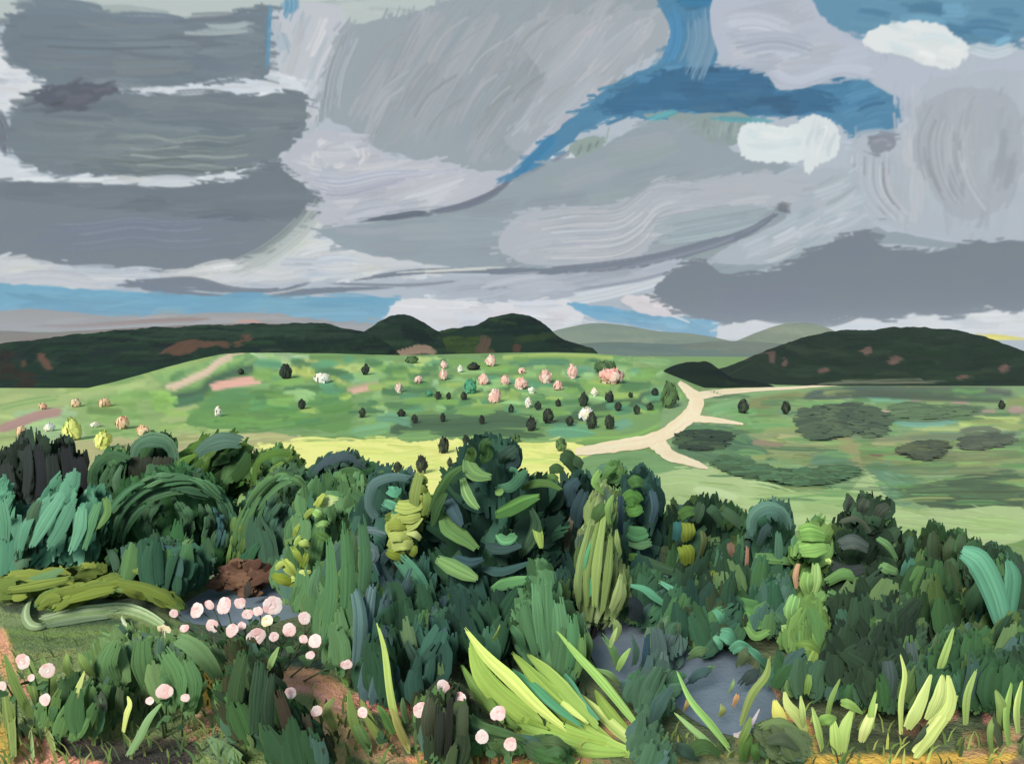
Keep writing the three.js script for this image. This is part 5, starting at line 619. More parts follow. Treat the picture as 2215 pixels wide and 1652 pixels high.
{ // the central dark bush
  const t = shrub('shrub', 'great blue-black bush at the centre with thick curved green leaves', 'shrub', d0, [926, 1180, 940, 1110, 958, 1060, 980, 1020, 1010, 980, 1040, 960, 1090, 960, 1116, 990, 1130, 1030, 1170, 1040, 1200, 1080, 1206, 1160, 1186, 1250, 1170, 1330, 1130, 1400, 1060, 1420, 990, 1420, 950, 1330, 930, 1250], 3.45, 0.3, [[36, 54, 56], [32, 48, 50], [42, 62, 54], [30, 44, 44], [46, 66, 60]], 780, { K: 0.62, accent: 0.05, len: 60, w: 22, ang: (x, y) => 90 - (x - 1060) * 0.4, spread: 28, strips: 3 });
  const F = 3.1;
  for (const [p, w, c] of [[[625, 40, 640, 90, 680, 130, 760, 140], 84, [92, 124, 76]], [[600, 140, 622, 220, 650, 270, 690, 310], 56, [112, 146, 92]], [[775, 340, 850, 310, 930, 270, 1015, 240], 78, [70, 108, 56]], [[500, 325, 520, 400, 560, 430, 620, 470, 690, 530], 92, [86, 118, 68]], [[465, 570, 540, 610, 620, 650, 685, 680], 84, [100, 134, 82]], [[745, 745, 820, 705, 900, 690, 965, 672], 62, [92, 142, 92]], [[785, 440, 820, 470, 860, 465, 888, 440], 64, [90, 142, 100]], [[490, 760, 580, 800, 680, 830], 64, [46, 66, 34]], [[490, 830, 570, 860, 640, 860, 705, 885], 62, [104, 142, 88]], [[905, 205, 980, 175, 1060, 175, 1130, 210], 44, [60, 86, 46]], [[770, 200, 860, 190, 910, 140, 945, 100], 60, [58, 96, 74]], [[810, 70, 830, 30, 870, 0, 890, -20], 80, [48, 68, 60]], [[700, 60, 730, 20, 720, -30, 750, -60], 74, [54, 82, 50]], [[830, 80, 880, 60, 890, 10], 60, [40, 58, 60]], [[620, 60, 650, 20, 640, -20], 60, [84, 112, 68]], [[780, 205, 800, 220, 818, 205], 44, [96, 130, 78]], [[900, 560, 960, 480, 990, 380, 960, 300], 60, [48, 70, 52]], [[700, 620, 800, 640, 960, 590], 46, [44, 70, 68]], [[870, 160, 880, 120, 850, 90], 46, [66, 106, 84]], [[520, 240, 560, 330, 600, 400], 66, [42, 60, 64]], [[430, 330, 480, 220, 540, 130, 610, 80], 50, [62, 92, 54]], [[440, 400, 470, 300, 520, 220], 50, [50, 76, 46]], [[980, 340, 1000, 430, 1020, 520], 56, [132, 158, 82]], [[720, 500, 800, 520, 920, 500], 60, [36, 54, 52]], [[560, 560, 640, 590, 720, 570], 50, [36, 56, 60]]]) leaf(t, z7, p, w, c, [F + 0.08, F - 0.04], { taper: [0.5, 1, 0.9, 0.35], rag: 0.07, n: 12, alt: [c[0] * 1.18, c[1] * 1.14, c[2] * 1.12] });
}
{
  const t = shrub('shrub', 'narrow blue-black shrub just right of the great central bush', 'shrub', d0, [1180, 1090, 1206, 1050, 1240, 1030, 1276, 1044, 1292, 1080, 1276, 1150, 1250, 1220, 1240, 1340, 1190, 1370, 1166, 1280, 1180, 1180], 3.7, 0.2, [[38, 54, 58], [44, 62, 64], [34, 48, 50], [52, 62, 54]], 280, { K: 0.6, accent: 0.06, len: 60, w: 20, ang: 88, spread: 14, strips: 3 });
  for (const [p, w, c] of [[[1060, 110, 1100, 95, 1140, 110], 56, [52, 76, 44]], [[1120, 20, 1160, 40, 1200, 110], 90, [40, 60, 38]], [[1160, 20, 1210, 60, 1240, 80], 56, [48, 68, 46]], [[1040, 150, 1080, 140, 1110, 150], 40, [84, 118, 62]], [[1150, 560, 1160, 420, 1190, 330], 40, [96, 92, 76]], [[1250, 200, 1210, 320, 1200, 420], 80, [40, 58, 62]], [[1180, 300, 1170, 200, 1220, 150], 80, [44, 62, 66]]]) leaf(t, z7, p, w, c, 3.46, { taper: [0.6, 1, 0.5], rag: 0.1 });
}
{ // pale spindle plant
  const t = shrub('feathery_plant', 'pale olive spindle-shaped plant with teal streaks right of the central bush', 'plant', z7, [1205, 860, 1210, 600, 1220, 420, 1270, 320, 1320, 240, 1400, 230, 1410, 400, 1420, 560, 1470, 680, 1470, 780, 1400, 860, 1300, 880], 3.3, 0.14, [[156, 176, 116], [140, 162, 102], [168, 186, 130], [126, 148, 92]], 240, { len: 62, w: 15, ang: 82, spread: 10, strips: 3, stems: 3 });
  for (const [p, w, c] of [[[1215, 850, 1220, 620, 1280, 360], 44, [150, 174, 108]], [[1260, 850, 1260, 640, 1330, 330], 46, [136, 160, 92]], [[1300, 860, 1310, 620, 1370, 220], 52, [146, 170, 100]], [[1340, 860, 1370, 640, 1390, 400], 50, [132, 156, 90]], [[1230, 700, 1250, 580, 1290, 450], 22, [96, 164, 116]], [[1275, 800, 1290, 680, 1320, 600], 24, [88, 160, 116]], [[1380, 400, 1370, 300, 1400, 230], 36, [128, 164, 92]], [[1380, 860, 1420, 760, 1440, 650], 50, [148, 168, 108]], [[1420, 860, 1450, 760, 1450, 680], 40, [130, 148, 94]], [[1290, 380, 1320, 320, 1350, 270], 66, [66, 92, 52]], [[1440, 560, 1420, 480, 1415, 410], 36, [140, 162, 98]], [[1330, 100, 1300, 170, 1350, 230], 40, [128, 166, 92]]]) leaf(t, z7, p, w, c, 3.14, { taper: [0.5, 1, 0.3], rag: 0.14 });
}
{ // loose tuft of green out on the edge above
  const t = shrub('shrub', 'small loose mid-green shrub above the spindle-shaped plant', 'shrub', z7, [1330, 110, 1370, 70, 1420, 80, 1460, 130, 1440, 170, 1380, 170], 3.9, 0.1, [[92, 132, 76], [78, 112, 66], [108, 148, 88]], 70, { len: 34, w: 16, ang: 50, spread: 60, stems: 2 });
  leaf(t, z7, [1340, 160, 1370, 110, 1420, 80], 34, [86, 122, 70], 3.8, {});
}
{ // dark oval shrub with green dabs
  const t = shrub('shrub', 'slim dark blue-green oval shrub with rounded bright green leaf clusters', 'shrub', d0, [1336, 1110, 1350, 1060, 1370, 1028, 1392, 1020, 1414, 1036, 1428, 1080, 1432, 1150, 1430, 1220, 1410, 1270, 1360, 1270, 1340, 1210], 3.85, 0.2, [[40, 58, 64], [34, 50, 54], [50, 70, 74], [44, 60, 58]], 280, { K: 0.6, accent: 0.05, len: 54, w: 20, ang: 86, spread: 20, strips: 3 });
  for (const [p, w, c] of [[[1480, 180, 1520, 160, 1560, 175], 70, [66, 100, 54]], [[1460, 270, 1500, 250, 1540, 280], 100, [74, 116, 56]], [[1470, 320, 1510, 310, 1550, 300], 80, [84, 128, 64]], [[1470, 420, 1520, 440, 1580, 430], 90, [78, 126, 82]], [[1480, 480, 1540, 490, 1600, 480], 70, [90, 128, 88]], [[1480, 560, 1530, 570, 1590, 600], 54, [86, 124, 64]], [[1490, 610, 1580, 650, 1720, 680], 50, [84, 102, 96]], [[1510, 560, 1600, 600, 1740, 650], 60, [58, 84, 62]], [[1440, 230, 1430, 350, 1440, 450], 40, [40, 58, 66]], [[1600, 200, 1620, 300, 1600, 380], 46, [56, 76, 84]]]) leaf(t, z7, p, w, c, 3.6, { taper: [0.7, 1, 0.6], rag: 0.1, n: 7 });
}
{ // long teal leaves
  const b = P(...z8(200, 900), 3.35), t = thing('spear_leaf_plant', 'blue-green plant with long spear leaves leaning right, below the dark oval shrub', 'plant', onLand(b.x, b.z));
  stems(t, [[onLand(b.x, b.z), P(...z8(150, 860), 3.3), P(...z8(60, 760), 3.28)]], 0.008, [70, 110, 90]);
  leaf(t, z7, [1480, 710, 1560, 730, 1640, 790, 1740, 850], 44, [92, 156, 122], 3.2, { taper: [0.3, 1, 0.3], rag: 0.05 }); leaf(t, z7, [1640, 690, 1720, 740, 1790, 800, 1850, 850], 50, [104, 166, 136], 3.18, { taper: [0.3, 1, 0.3], rag: 0.05 });
  for (const [p, w, c] of [[[205, 830, 240, 870, 250, 940], 74, [96, 156, 122]], [[230, 960, 280, 980, 320, 1030], 90, [90, 148, 116]], [[290, 1060, 340, 1030, 400, 1050], 60, [84, 140, 110]], [[380, 1040, 430, 1080, 480, 1140], 44, [74, 124, 98]], [[200, 980, 230, 1010, 240, 1050], 44, [104, 164, 130]]]) leaf(t, z8, p, w, c, 3.15, { taper: [0.6, 1, 0.5], rag: 0.12, n: 8 });
}
{
  const t = shrub('shrub', 'dark upright shrub with square olive leaves, left of the arch-topped shrub', 'shrub', d0, [1424, 1140, 1446, 1110, 1480, 1096, 1508, 1082, 1530, 1100, 1548, 1078, 1570, 1100, 1610, 1126, 1622, 1200, 1616, 1290, 1590, 1370, 1500, 1380, 1450, 1300, 1430, 1220], 3.85, 0.22, [[42, 58, 50], [36, 48, 44], [52, 72, 54], [48, 52, 44], [34, 50, 52]], 460, { K: 0.6, len: 58, w: 20, ang: 86, spread: 16, strips: 3 });
  for (const [p, w, c] of [[[60, 380, 64, 430, 60, 480], 84, [116, 130, 52]], [[40, 500, 60, 540, 60, 610], 90, [108, 124, 46]], [[165, 630, 190, 700, 210, 810], 88, [112, 126, 52]], [[100, 380, 120, 330, 140, 270], 56, [44, 64, 48]], [[170, 300, 200, 320, 240, 380], 56, [46, 68, 48]], [[240, 310, 300, 350, 350, 400], 66, [50, 72, 52]], [[280, 620, 290, 540, 290, 480], 44, [110, 88, 72]], [[370, 660, 376, 580, 380, 500], 22, [176, 134, 114]], [[330, 640, 340, 540, 340, 440], 40, [66, 96, 64]], [[130, 560, 150, 480, 140, 420], 36, [74, 84, 52]], [[20, 350, 60, 320, 110, 320], 60, [62, 92, 46]], [[0, 480, 10, 420, 6, 370], 50, [44, 84, 80]]]) leaf(t, z8, p, w, c, 3.58, { taper: [0.8, 1, 0.7], rag: 0.12, n: 7 });
}
{ // arch-topped slate green
  const t = shrub('shrub', 'slate-green shrub with a rounded arch of a top, third from the right', 'shrub', d0, [1618, 1160, 1624, 1120, 1646, 1096, 1674, 1090, 1700, 1104, 1716, 1140, 1712, 1200, 1716, 1290, 1690, 1360, 1630, 1350, 1610, 1270], 3.9, 0.2, [[62, 92, 80], [52, 78, 70], [74, 106, 92], [46, 66, 58]], 300, { len: 50, w: 19, ang: 80, spread: 25, strips: 3 });
  for (const [p, w, c] of [[[400, 450, 400, 360, 450, 310, 520, 300, 580, 340, 600, 420], 74, [74, 106, 94]], [[540, 640, 545, 520, 540, 420], 50, [76, 112, 92]], [[440, 500, 470, 430, 500, 390], 60, [46, 66, 64]], [[400, 610, 460, 640, 570, 700], 90, [92, 132, 78]], [[410, 560, 500, 570, 640, 590], 56, [88, 126, 76]], [[480, 700, 530, 740, 600, 730], 50, [92, 130, 88]], [[300, 790, 400, 830, 550, 850], 90, [82, 128, 76]], [[360, 850, 420, 900, 500, 890], 90, [86, 132, 74]], [[370, 920, 420, 980, 500, 950], 50, [112, 154, 88]], [[520, 860, 560, 900, 540, 940], 60, [60, 90, 66]]]) leaf(t, z8, p, w, c, 3.62, { taper: [0.6, 1, 0.5], rag: 0.09, n: 9, alt: [c[0] * 1.15, c[1] * 1.12, c[2] * 1.1] });
}
{ // light green column
  const t = shrub('shrub', 'light yellow-green column of broad leaves left of the big charcoal shrub', 'shrub', z8, [630, 480, 650, 420, 700, 380, 790, 390, 810, 480, 800, 620, 780, 780, 800, 900, 790, 1060, 740, 1150, 690, 1260, 680, 1100, 560, 1010, 560, 900, 620, 720], 3.5, 0.16, [[124, 164, 92], [112, 150, 82], [138, 176, 104], [98, 136, 76]], 260, { len: 44, w: 20, ang: 80, spread: 30, strips: 3, stems: 3 });
  for (const [p, w, c] of [[[650, 440, 710, 430, 790, 450], 100, [120, 164, 86]], [[650, 520, 720, 510, 790, 500], 110, [128, 170, 92]], [[720, 770, 740, 680, 740, 590], 60, [150, 186, 112]], [[610, 920, 620, 840, 640, 770], 110, [128, 172, 104]], [[560, 960, 620, 960, 690, 940], 100, [142, 178, 106]], [[700, 760, 690, 700, 700, 640], 70, [132, 172, 96]], [[760, 880, 750, 800, 790, 750], 70, [118, 160, 92]], [[640, 1040, 700, 1040, 770, 1090], 80, [116, 150, 76]], [[710, 1180, 720, 1120, 740, 1060], 60, [128, 156, 78]], [[690, 1290, 700, 1230, 705, 1180], 36, [112, 142, 72]], [[800, 570, 806, 585, 800, 600], 30, [170, 200, 116]], [[790, 700, 900, 650, 990, 710], 64, [96, 134, 78]], [[800, 740, 880, 790, 1005, 760], 66, [90, 130, 78]], [[800, 880, 780, 850, 800, 830], 46, [140, 184, 118]], [[640, 730, 632, 660, 650, 590], 28, [184, 150, 118]]]) leaf(t, z8, p, w, c, 3.3, { taper: [0.7, 1, 0.6], rag: 0.09, n: 8, alt: [c[0] * 1.1, c[1] * 1.08, c[2] * 1.1] });
}
{ // big charcoal shrub
  const t = shrub('shrub', 'big charcoal-green shrub with a spiky crown, right of the light green column', 'shrub', z8, [800, 520, 830, 420, 880, 370, 920, 330, 905, 250, 960, 280, 1000, 255, 1060, 280, 1135, 290, 1110, 350, 1130, 420, 1180, 500, 1190, 640, 1180, 760, 1280, 860, 1300, 1000, 1310, 1180, 1200, 1300, 1100, 1320, 920, 1290, 790, 1180, 780, 1040, 830, 900, 800, 760], 3.6, 0.3, [[46, 56, 50], [40, 48, 44], [54, 66, 58], [36, 44, 42], [60, 72, 66]], 760, { K: 0.66, accent: 0.08, len: 54, w: 22, ang: (x, y) => 90 - (x - 1880) * 0.3, spread: 35, strips: 3 });
  for (const [p, w, c] of [[[905, 330, 915, 280, 925, 245], 44, [44, 52, 46]], [[980, 330, 990, 290, 1010, 255], 60, [46, 54, 46]], [[1060, 350, 1090, 310, 1130, 290], 60, [44, 52, 44]], [[860, 380, 960, 360, 1040, 450], 30, [56, 64, 52]], [[1060, 460, 1120, 500, 1170, 580], 40, [84, 118, 76]], [[1080, 600, 1110, 620, 1170, 640], 60, [96, 132, 84]], [[1040, 680, 1060, 740, 1120, 770], 30, [88, 124, 76]], [[860, 500, 940, 480, 1020, 520], 80, [60, 70, 66]], [[820, 600, 900, 640, 1000, 620], 70, [42, 48, 46]], [[900, 760, 960, 840, 940, 920], 90, [56, 70, 60]], [[1000, 860, 1100, 880, 1200, 900], 100, [58, 68, 64]], [[840, 1000, 900, 1080, 1000, 1100], 110, [60, 74, 70]], [[1060, 1010, 1160, 1060, 1260, 1040], 110, [54, 66, 62]], [[920, 1180, 960, 1250, 1040, 1230], 110, [62, 84, 84]], [[1120, 1320, 1130, 1200, 1120, 1100], 90, [54, 68, 66]], [[1140, 700, 1170, 820, 1260, 850], 70, [66, 62, 52]], [[1240, 1000, 1250, 1100, 1260, 1200], 60, [56, 70, 68]]]) leaf(t, z8, p, w, c, 3.3, { taper: [0.7, 1, 0.6], rag: 0.1, n: 8, alt: [c[0] * 1.15, c[1] * 1.12, c[2] * 1.12] });
  for (const [x, y] of [[1040, 930], [985, 1065], [1165, 1055], [1030, 1160], [870, 1100], [1220, 950]]) leaf(t, z8, [x - 8, y - 30, x + 4, y, x - 6, y + 34], 40, [44, 38, 28], 3.24, { name: 'dry_leaf', label: 'dark brown dry leaf', taper: [0.4, 1, 0.4], rag: 0.05, n: 5 });
}
{
  const t = shrub('shrub', 'dark green shrub with finger-like tips at the right, beside the blue-green leaves', 'shrub', z8, [1180, 560, 1200, 480, 1240, 450, 1290, 490, 1330, 420, 1390, 430, 1400, 500, 1460, 450, 1480, 500, 1510, 440, 1560, 500, 1560, 640, 1520, 760, 1500, 900, 1420, 960, 1320, 900, 1200, 780], 3.7, 0.24, [[48, 64, 48], [40, 52, 42], [58, 78, 58], [52, 58, 46]], 420, { K: 0.62, accent: 0.1, len: 56, w: 20, ang: 84, spread: 18, strips: 3 });
  for (const [p, w, c] of [[[1230, 580, 1230, 520, 1245, 450], 60, [56, 82, 66]], [[1350, 580, 1350, 500, 1355, 425], 60, [52, 68, 48]], [[1430, 580, 1440, 520, 1465, 455], 50, [54, 72, 48]], [[1500, 560, 1510, 500, 1512, 440], 40, [48, 64, 44]], [[1210, 680, 1230, 620, 1240, 560], 70, [62, 104, 86]], [[1340, 720, 1380, 640, 1370, 580], 80, [56, 66, 48]], [[1430, 700, 1460, 620, 1450, 560], 70, [54, 76, 52]], [[1340, 820, 1420, 840, 1480, 800], 80, [60, 68, 52]], [[1520, 720, 1530, 760, 1520, 790], 50, [108, 124, 60]], [[1570, 730, 1600, 735, 1630, 725], 44, [104, 122, 60]]]) leaf(t, z8, p, w, c, 3.42, { taper: [0.8, 1, 0.5], rag: 0.1, n: 8 });
}
{ // big blue-green leaves at the right edge
  const t = shrub('broad_leaf_plant', 'plant with two huge blue-green drooping leaves at the right edge', 'plant', z8, [1520, 560, 1640, 500, 1760, 550, 1840, 640, 1900, 900, 1860, 1200, 1760, 1240, 1640, 1060, 1560, 860], 3.45, 0.22, [[44, 58, 50], [38, 48, 44], [52, 70, 58], [40, 46, 40]], 420, { len: 56, w: 20, ang: 80, spread: 22, strips: 3 });
  leaf(t, z8, [1500, 530, 1590, 580, 1670, 720, 1720, 880, 1760, 1030], 150, [98, 158, 130], 3.12, { taper: [0.45, 1, 0.9, 0.7, 0.35], rag: 0.05, n: 16, alt: [108, 170, 140] }); leaf(t, z8, [1750, 570, 1780, 660, 1770, 800, 1765, 920, 1760, 1030], 110, [94, 152, 124], 3.1, { taper: [0.3, 1, 0.9, 0.6, 0.3], rag: 0.05, n: 16, alt: [84, 142, 114] });
  for (const [p, w, c] of [[[1660, 1150, 1720, 1100, 1690, 1040], 90, [48, 72, 54]], [[1560, 900, 1620, 960, 1660, 1040], 60, [60, 76, 48]], [[1830, 780, 1850, 660, 1790, 590], 40, [42, 54, 48]], [[1740, 1180, 1720, 1120, 1760, 1060], 70, [46, 74, 58]]]) leaf(t, z8, p, w, c, 3.14, { taper: [0.6, 1, 0.5], n: 8 });
}
{ // undergrowth low at the right
  const t = shrub('thicket', 'broad low dark green shrub below the right-hand shrubs, behind the lime blades', 'thicket', z8, [480, 1160, 560, 1080, 680, 1100, 900, 1200, 1100, 1240, 1280, 1140, 1400, 980, 1560, 960, 1700, 1080, 1800, 1200, 1840, 1330, 1500, 1320, 1240, 1330, 960, 1310, 700, 1260, 520, 1230], 3.0, 0.2, [[50, 70, 56], [44, 62, 50], [58, 80, 60], [62, 90, 68]], 560, { K: 0.6, len: 56, w: 20, ang: 70, spread: 40, strips: 3, stems: 0 });
  for (const [p, w, c] of [[[1300, 1180, 1360, 1080, 1390, 960], 70, [80, 106, 70]], [[1310, 1160, 1350, 1120, 1380, 1080], 60, [72, 120, 92]], [[1500, 1180, 1540, 1120, 1590, 1100], 70, [76, 108, 66]], [[1480, 1100, 1530, 1040, 1540, 980], 50, [82, 108, 64]], [[610, 1250, 620, 1220, 600, 1190], 34, [84, 140, 116]], [[560, 1170, 600, 1176, 640, 1172], 14, [172, 132, 112]]]) leaf(t, z8, p, w, c, 2.74, { taper: [0.6, 1, 0.5], n: 7 });
}
{ // dark mass between, over the pool
  const t = shrub('thicket', 'blue-green bushy growth hanging over the right-hand pool', 'thicket', z7, [1420, 700, 1520, 640, 1700, 700, 1850, 760, 2000, 800, 2100, 860, 2050, 980, 1900, 1060, 1740, 980, 1640, 1000, 1560, 900, 1480, 880], 3.4, 0.2, [[46, 66, 60], [42, 60, 56], [54, 76, 66], [60, 82, 70]], 340, { len: 50, w: 20, ang: 70, spread: 40, strips: 3, stems: 3 });
  for (const [p, w, c] of [[[1600, 1180, 1640, 1060, 1620, 920], 90, [64, 82, 80]], [[1700, 1160, 1680, 1040, 1720, 940], 80, [72, 90, 88]], [[1560, 1180, 1570, 1080, 1580, 960], 40, [40, 62, 72]], [[1500, 900, 1520, 830, 1480, 770], 80, [26, 34, 36]], [[1660, 1020, 1672, 980, 1660, 950], 40, [42, 52, 30]]]) leaf(t, z7, p, w, c, 3.16, { taper: [0.7, 1, 0.6], n: 8, rag: 0.12 });
  const t2 = shrub('thicket', 'blue-green growth at the near edge of the right-hand pool', 'thicket', z7, [1460, 1240, 1540, 1180, 1650, 1160, 1740, 1190, 1740, 1300, 1660, 1380, 1640, 1480, 1700, 1580, 1760, 1640, 1560, 1640, 1500, 1480, 1540, 1380], 2.62, 0.14, [[62, 90, 70], [56, 82, 68], [70, 100, 72]], 170, { len: 50, w: 20, ang: 60, spread: 40, strips: 3, stems: 0 });
  leaf(t2, z7, [1600, 1460, 1640, 1340, 1720, 1240], 80, [50, 72, 66], 2.5, { n: 8 });
}
{
  const t = shrub('shrub', 'loose slate and olive growth between the two right-hand pools', 'shrub', z7, [1540, 1240, 1560, 1080, 1600, 960, 1680, 920, 1760, 960, 1760, 1080, 1720, 1180, 1700, 1280, 1600, 1300], 2.95, 0.12, [[72, 92, 86], [62, 84, 76], [84, 110, 84], [92, 116, 76]], 80, { len: 50, w: 18, ang: 80, spread: 22, stems: 2 });
  for (const [p, w, c] of [[[1420, 1180, 1400, 1060, 1330, 960], 44, [92, 128, 80]], [[1500, 1160, 1520, 1060, 1490, 960], 40, [70, 96, 84]], [[1400, 1010, 1420, 930, 1390, 880], 50, [128, 150, 94]], [[1260, 1120, 1270, 1020, 1250, 930], 44, [90, 124, 80]], [[1440, 1240, 1380, 1180, 1300, 1150], 30, [110, 140, 86]]]) leaf(t, z7, p, w, c, 2.85, { rag: 0.25, n: 8 });
  for (const [p, w, c] of [[[60, 1240, 120, 1180, 200, 1150], 60, [54, 76, 76]], [[150, 1200, 170, 1160, 210, 1130], 36, [92, 128, 84]], [[270, 1290, 300, 1240, 310, 1200], 24, [140, 170, 120]], [[330, 1150, 360, 1080, 380, 1040], 60, [70, 84, 58]], [[340, 1240, 400, 1190, 450, 1150], 70, [44, 56, 54]], [[60, 1100, 120, 1060, 180, 1050], 60, [88, 116, 76]], [[220, 1420, 250, 1370, 240, 1330], 40, [150, 160, 96]], [[40, 1380, 60, 1340, 60, 1300], 30, [196, 170, 110]], [[300, 1360, 320, 1310, 330, 1270], 36, [206, 160, 116]]]) leaf(t, z8, p, w, c, 2.75, { rag: 0.25, n: 8 });
}
// ---------------------------------------------------------------- blades, grasses and leaf fans near the camera
{
  const b = G(...z7(1480, 1600), 9), t = thing('sword_leaf_clump', 'big clump of lime and yellow-green sword leaves leaning left', 'plant', b);
  const TIP = 2.62, RT = 2.36;
  for (const [p, w, c, tp] of [
    [[1480, 1600, 1200, 1570, 980, 1500, 840, 1440], 90, [146, 178, 88]], [[1420, 1560, 1150, 1500, 900, 1380, 700, 1180, 640, 1000], 130, [150, 182, 86]], [[1440, 1580, 1250, 1450, 1060, 1280, 860, 1060], 110, [138, 170, 80]], [[1160, 1480, 1000, 1350, 860, 1210, 720, 1080, 610, 930], 74, [200, 222, 120]],
    [[1330, 1470, 1200, 1330, 1060, 1180, 940, 1070], 80, [152, 184, 92]], [[1240, 1460, 1080, 1340, 960, 1230, 860, 1150], 50, [84, 150, 108]], [[1270, 1440, 1150, 1350, 1040, 1260, 945, 1170], 44, [198, 218, 124]], [[1330, 1430, 1230, 1320, 1170, 1220, 1110, 1150], 38, [88, 152, 112]],
    [[1580, 1520, 1470, 1380, 1340, 1220, 1210, 1080, 1095, 945], 50, [148, 192, 102]], [[1560, 1560, 1440, 1450, 1340, 1330, 1300, 1260], 60, [132, 162, 76]], [[1610, 1610, 1480, 1520, 1340, 1400, 1225, 1285], 66, [182, 206, 120]], [[1600, 1610, 1440, 1580, 1300, 1510, 1160, 1400], 70, [160, 190, 96]],
    [[900, 1470, 800, 1400, 680, 1270, 590, 1120], 70, [108, 142, 72]], [[820, 1440, 740, 1330, 660, 1230], 56, [124, 156, 80]], [[1060, 1480, 900, 1420, 780, 1300], 70, [132, 164, 74]], [[760, 1000, 790, 960, 800, 920], 70, [168, 190, 96]]]) leaf(t, z7, p, w, c, [RT, TIP + rr(-0.06, 0.06)], { hug: false, taper: [0.28, 0.8, 1, 0.75, 0.15], rag: 0.05, n: 16, jit: 0.06, alt: [c[0] * 1.1, c[1] * 1.06, c[2] * 1.1], cup: 0.4 });
}
{
  const t = shrub('leaf_fan', 'soft mid-green fan of upright leaves behind the sword-leaf clump', 'plant', z7, [870, 980, 900, 880, 950, 740, 970, 640, 1070, 630, 1100, 780, 1180, 860, 1240, 960, 1230, 1080, 1200, 1180, 1080, 1140, 960, 1090], 2.85, 0.14, [[82, 122, 82], [72, 110, 74], [92, 134, 92], [66, 98, 66]], 260, { len: 60, w: 20, ang: (x) => 96 - (x - 1200) * 0.3, spread: 14, strips: 3, stems: 0 });
  for (const [p, w, c] of [[[1060, 1130, 1040, 900, 1030, 640], 110, [86, 128, 90]], [[1000, 1100, 960, 950, 920, 780], 70, [82, 122, 84]], [[1100, 1140, 1120, 960, 1100, 760], 100, [88, 130, 92]], [[1160, 1180, 1190, 1040, 1180, 860], 80, [80, 124, 84]], [[1200, 1200, 1230, 1080, 1235, 960], 50, [98, 134, 78]], [[930, 1060, 900, 980, 855, 930], 50, [74, 112, 78]], [[1020, 1060, 1000, 860, 985, 700], 60, [94, 138, 98]]]) leaf(t, z7, p, w, c, 2.68, { taper: [0.6, 1, 0.6], rag: 0.16, n: 10 });
}
function blades(name, label, cat, list, D) { const f = list[0], b = G(...f[0](...f[1].slice(0, 2)), 9) || onLand(0, -2.4), t = thing(name, label, cat, b); for (const [z, p, w, c, d] of list) leaf(t, z, p, w, c, d || D - 0.16, { hug: false, taper: [0.6, 1, 0.8, 0.2], rag: 0.06, n: 12, name: 'blade', jit: 0.06, alt: [c[0] * 1.08, c[1] * 1.05, c[2] * 1.1] }); t.userData.kind = 'thing'; return t; }
blades('tall_grass', 'single tall lime grass blade left of the central bush', 'grass', [[z7, [295, 1510, 245, 1400, 215, 1250, 190, 1050, 150, 905], 46, [190, 214, 120]]], 2.6);
blades('tall_grass', 'single long green blade crossing the right-hand pool, tip at its left', 'grass', [[z8, [290, 1580, 190, 1450, 80, 1320, 5, 1160], 42, [146, 192, 106]]], 2.42);
blades('tall_grass', 'single pale green blade below the long one at the pool', 'grass', [[z8, [210, 1570, 100, 1480, -10, 1380], 34, [142, 180, 112]]], 2.38);
blades('tall_grass', 'olive curved grass blade standing right of the pool', 'grass', [[z8, [340, 1460, 400, 1290, 480, 1180, 495, 1080], 40, [134, 156, 88]]], 2.5);
blades('twig', 'curved pale lilac twig at the near right corner of the pool', 'twig', [[z8, [305, 1500, 340, 1500, 400, 1440, 445, 1360], 26, [206, 192, 196]]], 2.42);
blades('tall_grass', 'thin green blade standing in the pool', 'grass', [[z7, [1420, 1160, 1450, 1100, 1490, 1040], 34, [140, 176, 96]], [z7, [1380, 1040, 1400, 980, 1420, 930], 24, [150, 176, 106]]], 2.8);
blades('tall_grass', 'tall lime blade in front of the big charcoal shrub', 'grass', [[z8, [1190, 1510, 1190, 1330, 1210, 1180, 1185, 1070], 36, [202, 218, 130]]], 2.45);
blades('tall_grass', 'leaning green blade right of the tall lime blade', 'grass', [[z8, [1385, 1180, 1420, 1080, 1470, 930], 40, [150, 180, 100]]], 2.6);
blades('tall_grass', 'curved olive blade near the right edge', 'grass', [[z8, [1530, 1460, 1540, 1290, 1590, 1150], 36, [150, 176, 102]]], 2.45);
blades('tall_grass', 'arched sage blade left of the tall lime blade', 'grass', [[z8, [800, 1450, 815, 1330, 870, 1200], 38, [138, 170, 94]]], 2.5);
blades('grass_tuft', 'tuft of broad lime blades left of the lower right corner', 'grass tuft', [
  [z8, [690, 1490, 640, 1400, 590, 1340, 575, 1270], 66, [198, 212, 130]], [z8, [560, 1480, 545, 1400, 520, 1310], 76, [212, 214, 112]], [z8, [680, 1470, 670, 1380, 660, 1290], 44, [188, 206, 124]], [z8, [775, 1580, 750, 1460, 720, 1350], 48, [170, 196, 112]], [z8, [850, 1610, 840, 1500, 830, 1400], 56, [178, 206, 116]], [z8, [880, 1600, 890, 1480, 935, 1360], 62, [170, 198, 112]], [z8, [980, 1540, 1010, 1450, 1065, 1330], 56, [208, 220, 140]], [z8, [1040, 1470, 1030, 1400, 1060, 1260], 36, [160, 190, 102]], [z8, [870, 1330, 920, 1340, 990, 1390], 50, [138, 172, 92]], [z8, [760, 1440, 800, 1420, 850, 1410], 60, [126, 162, 84]]], 2.42);
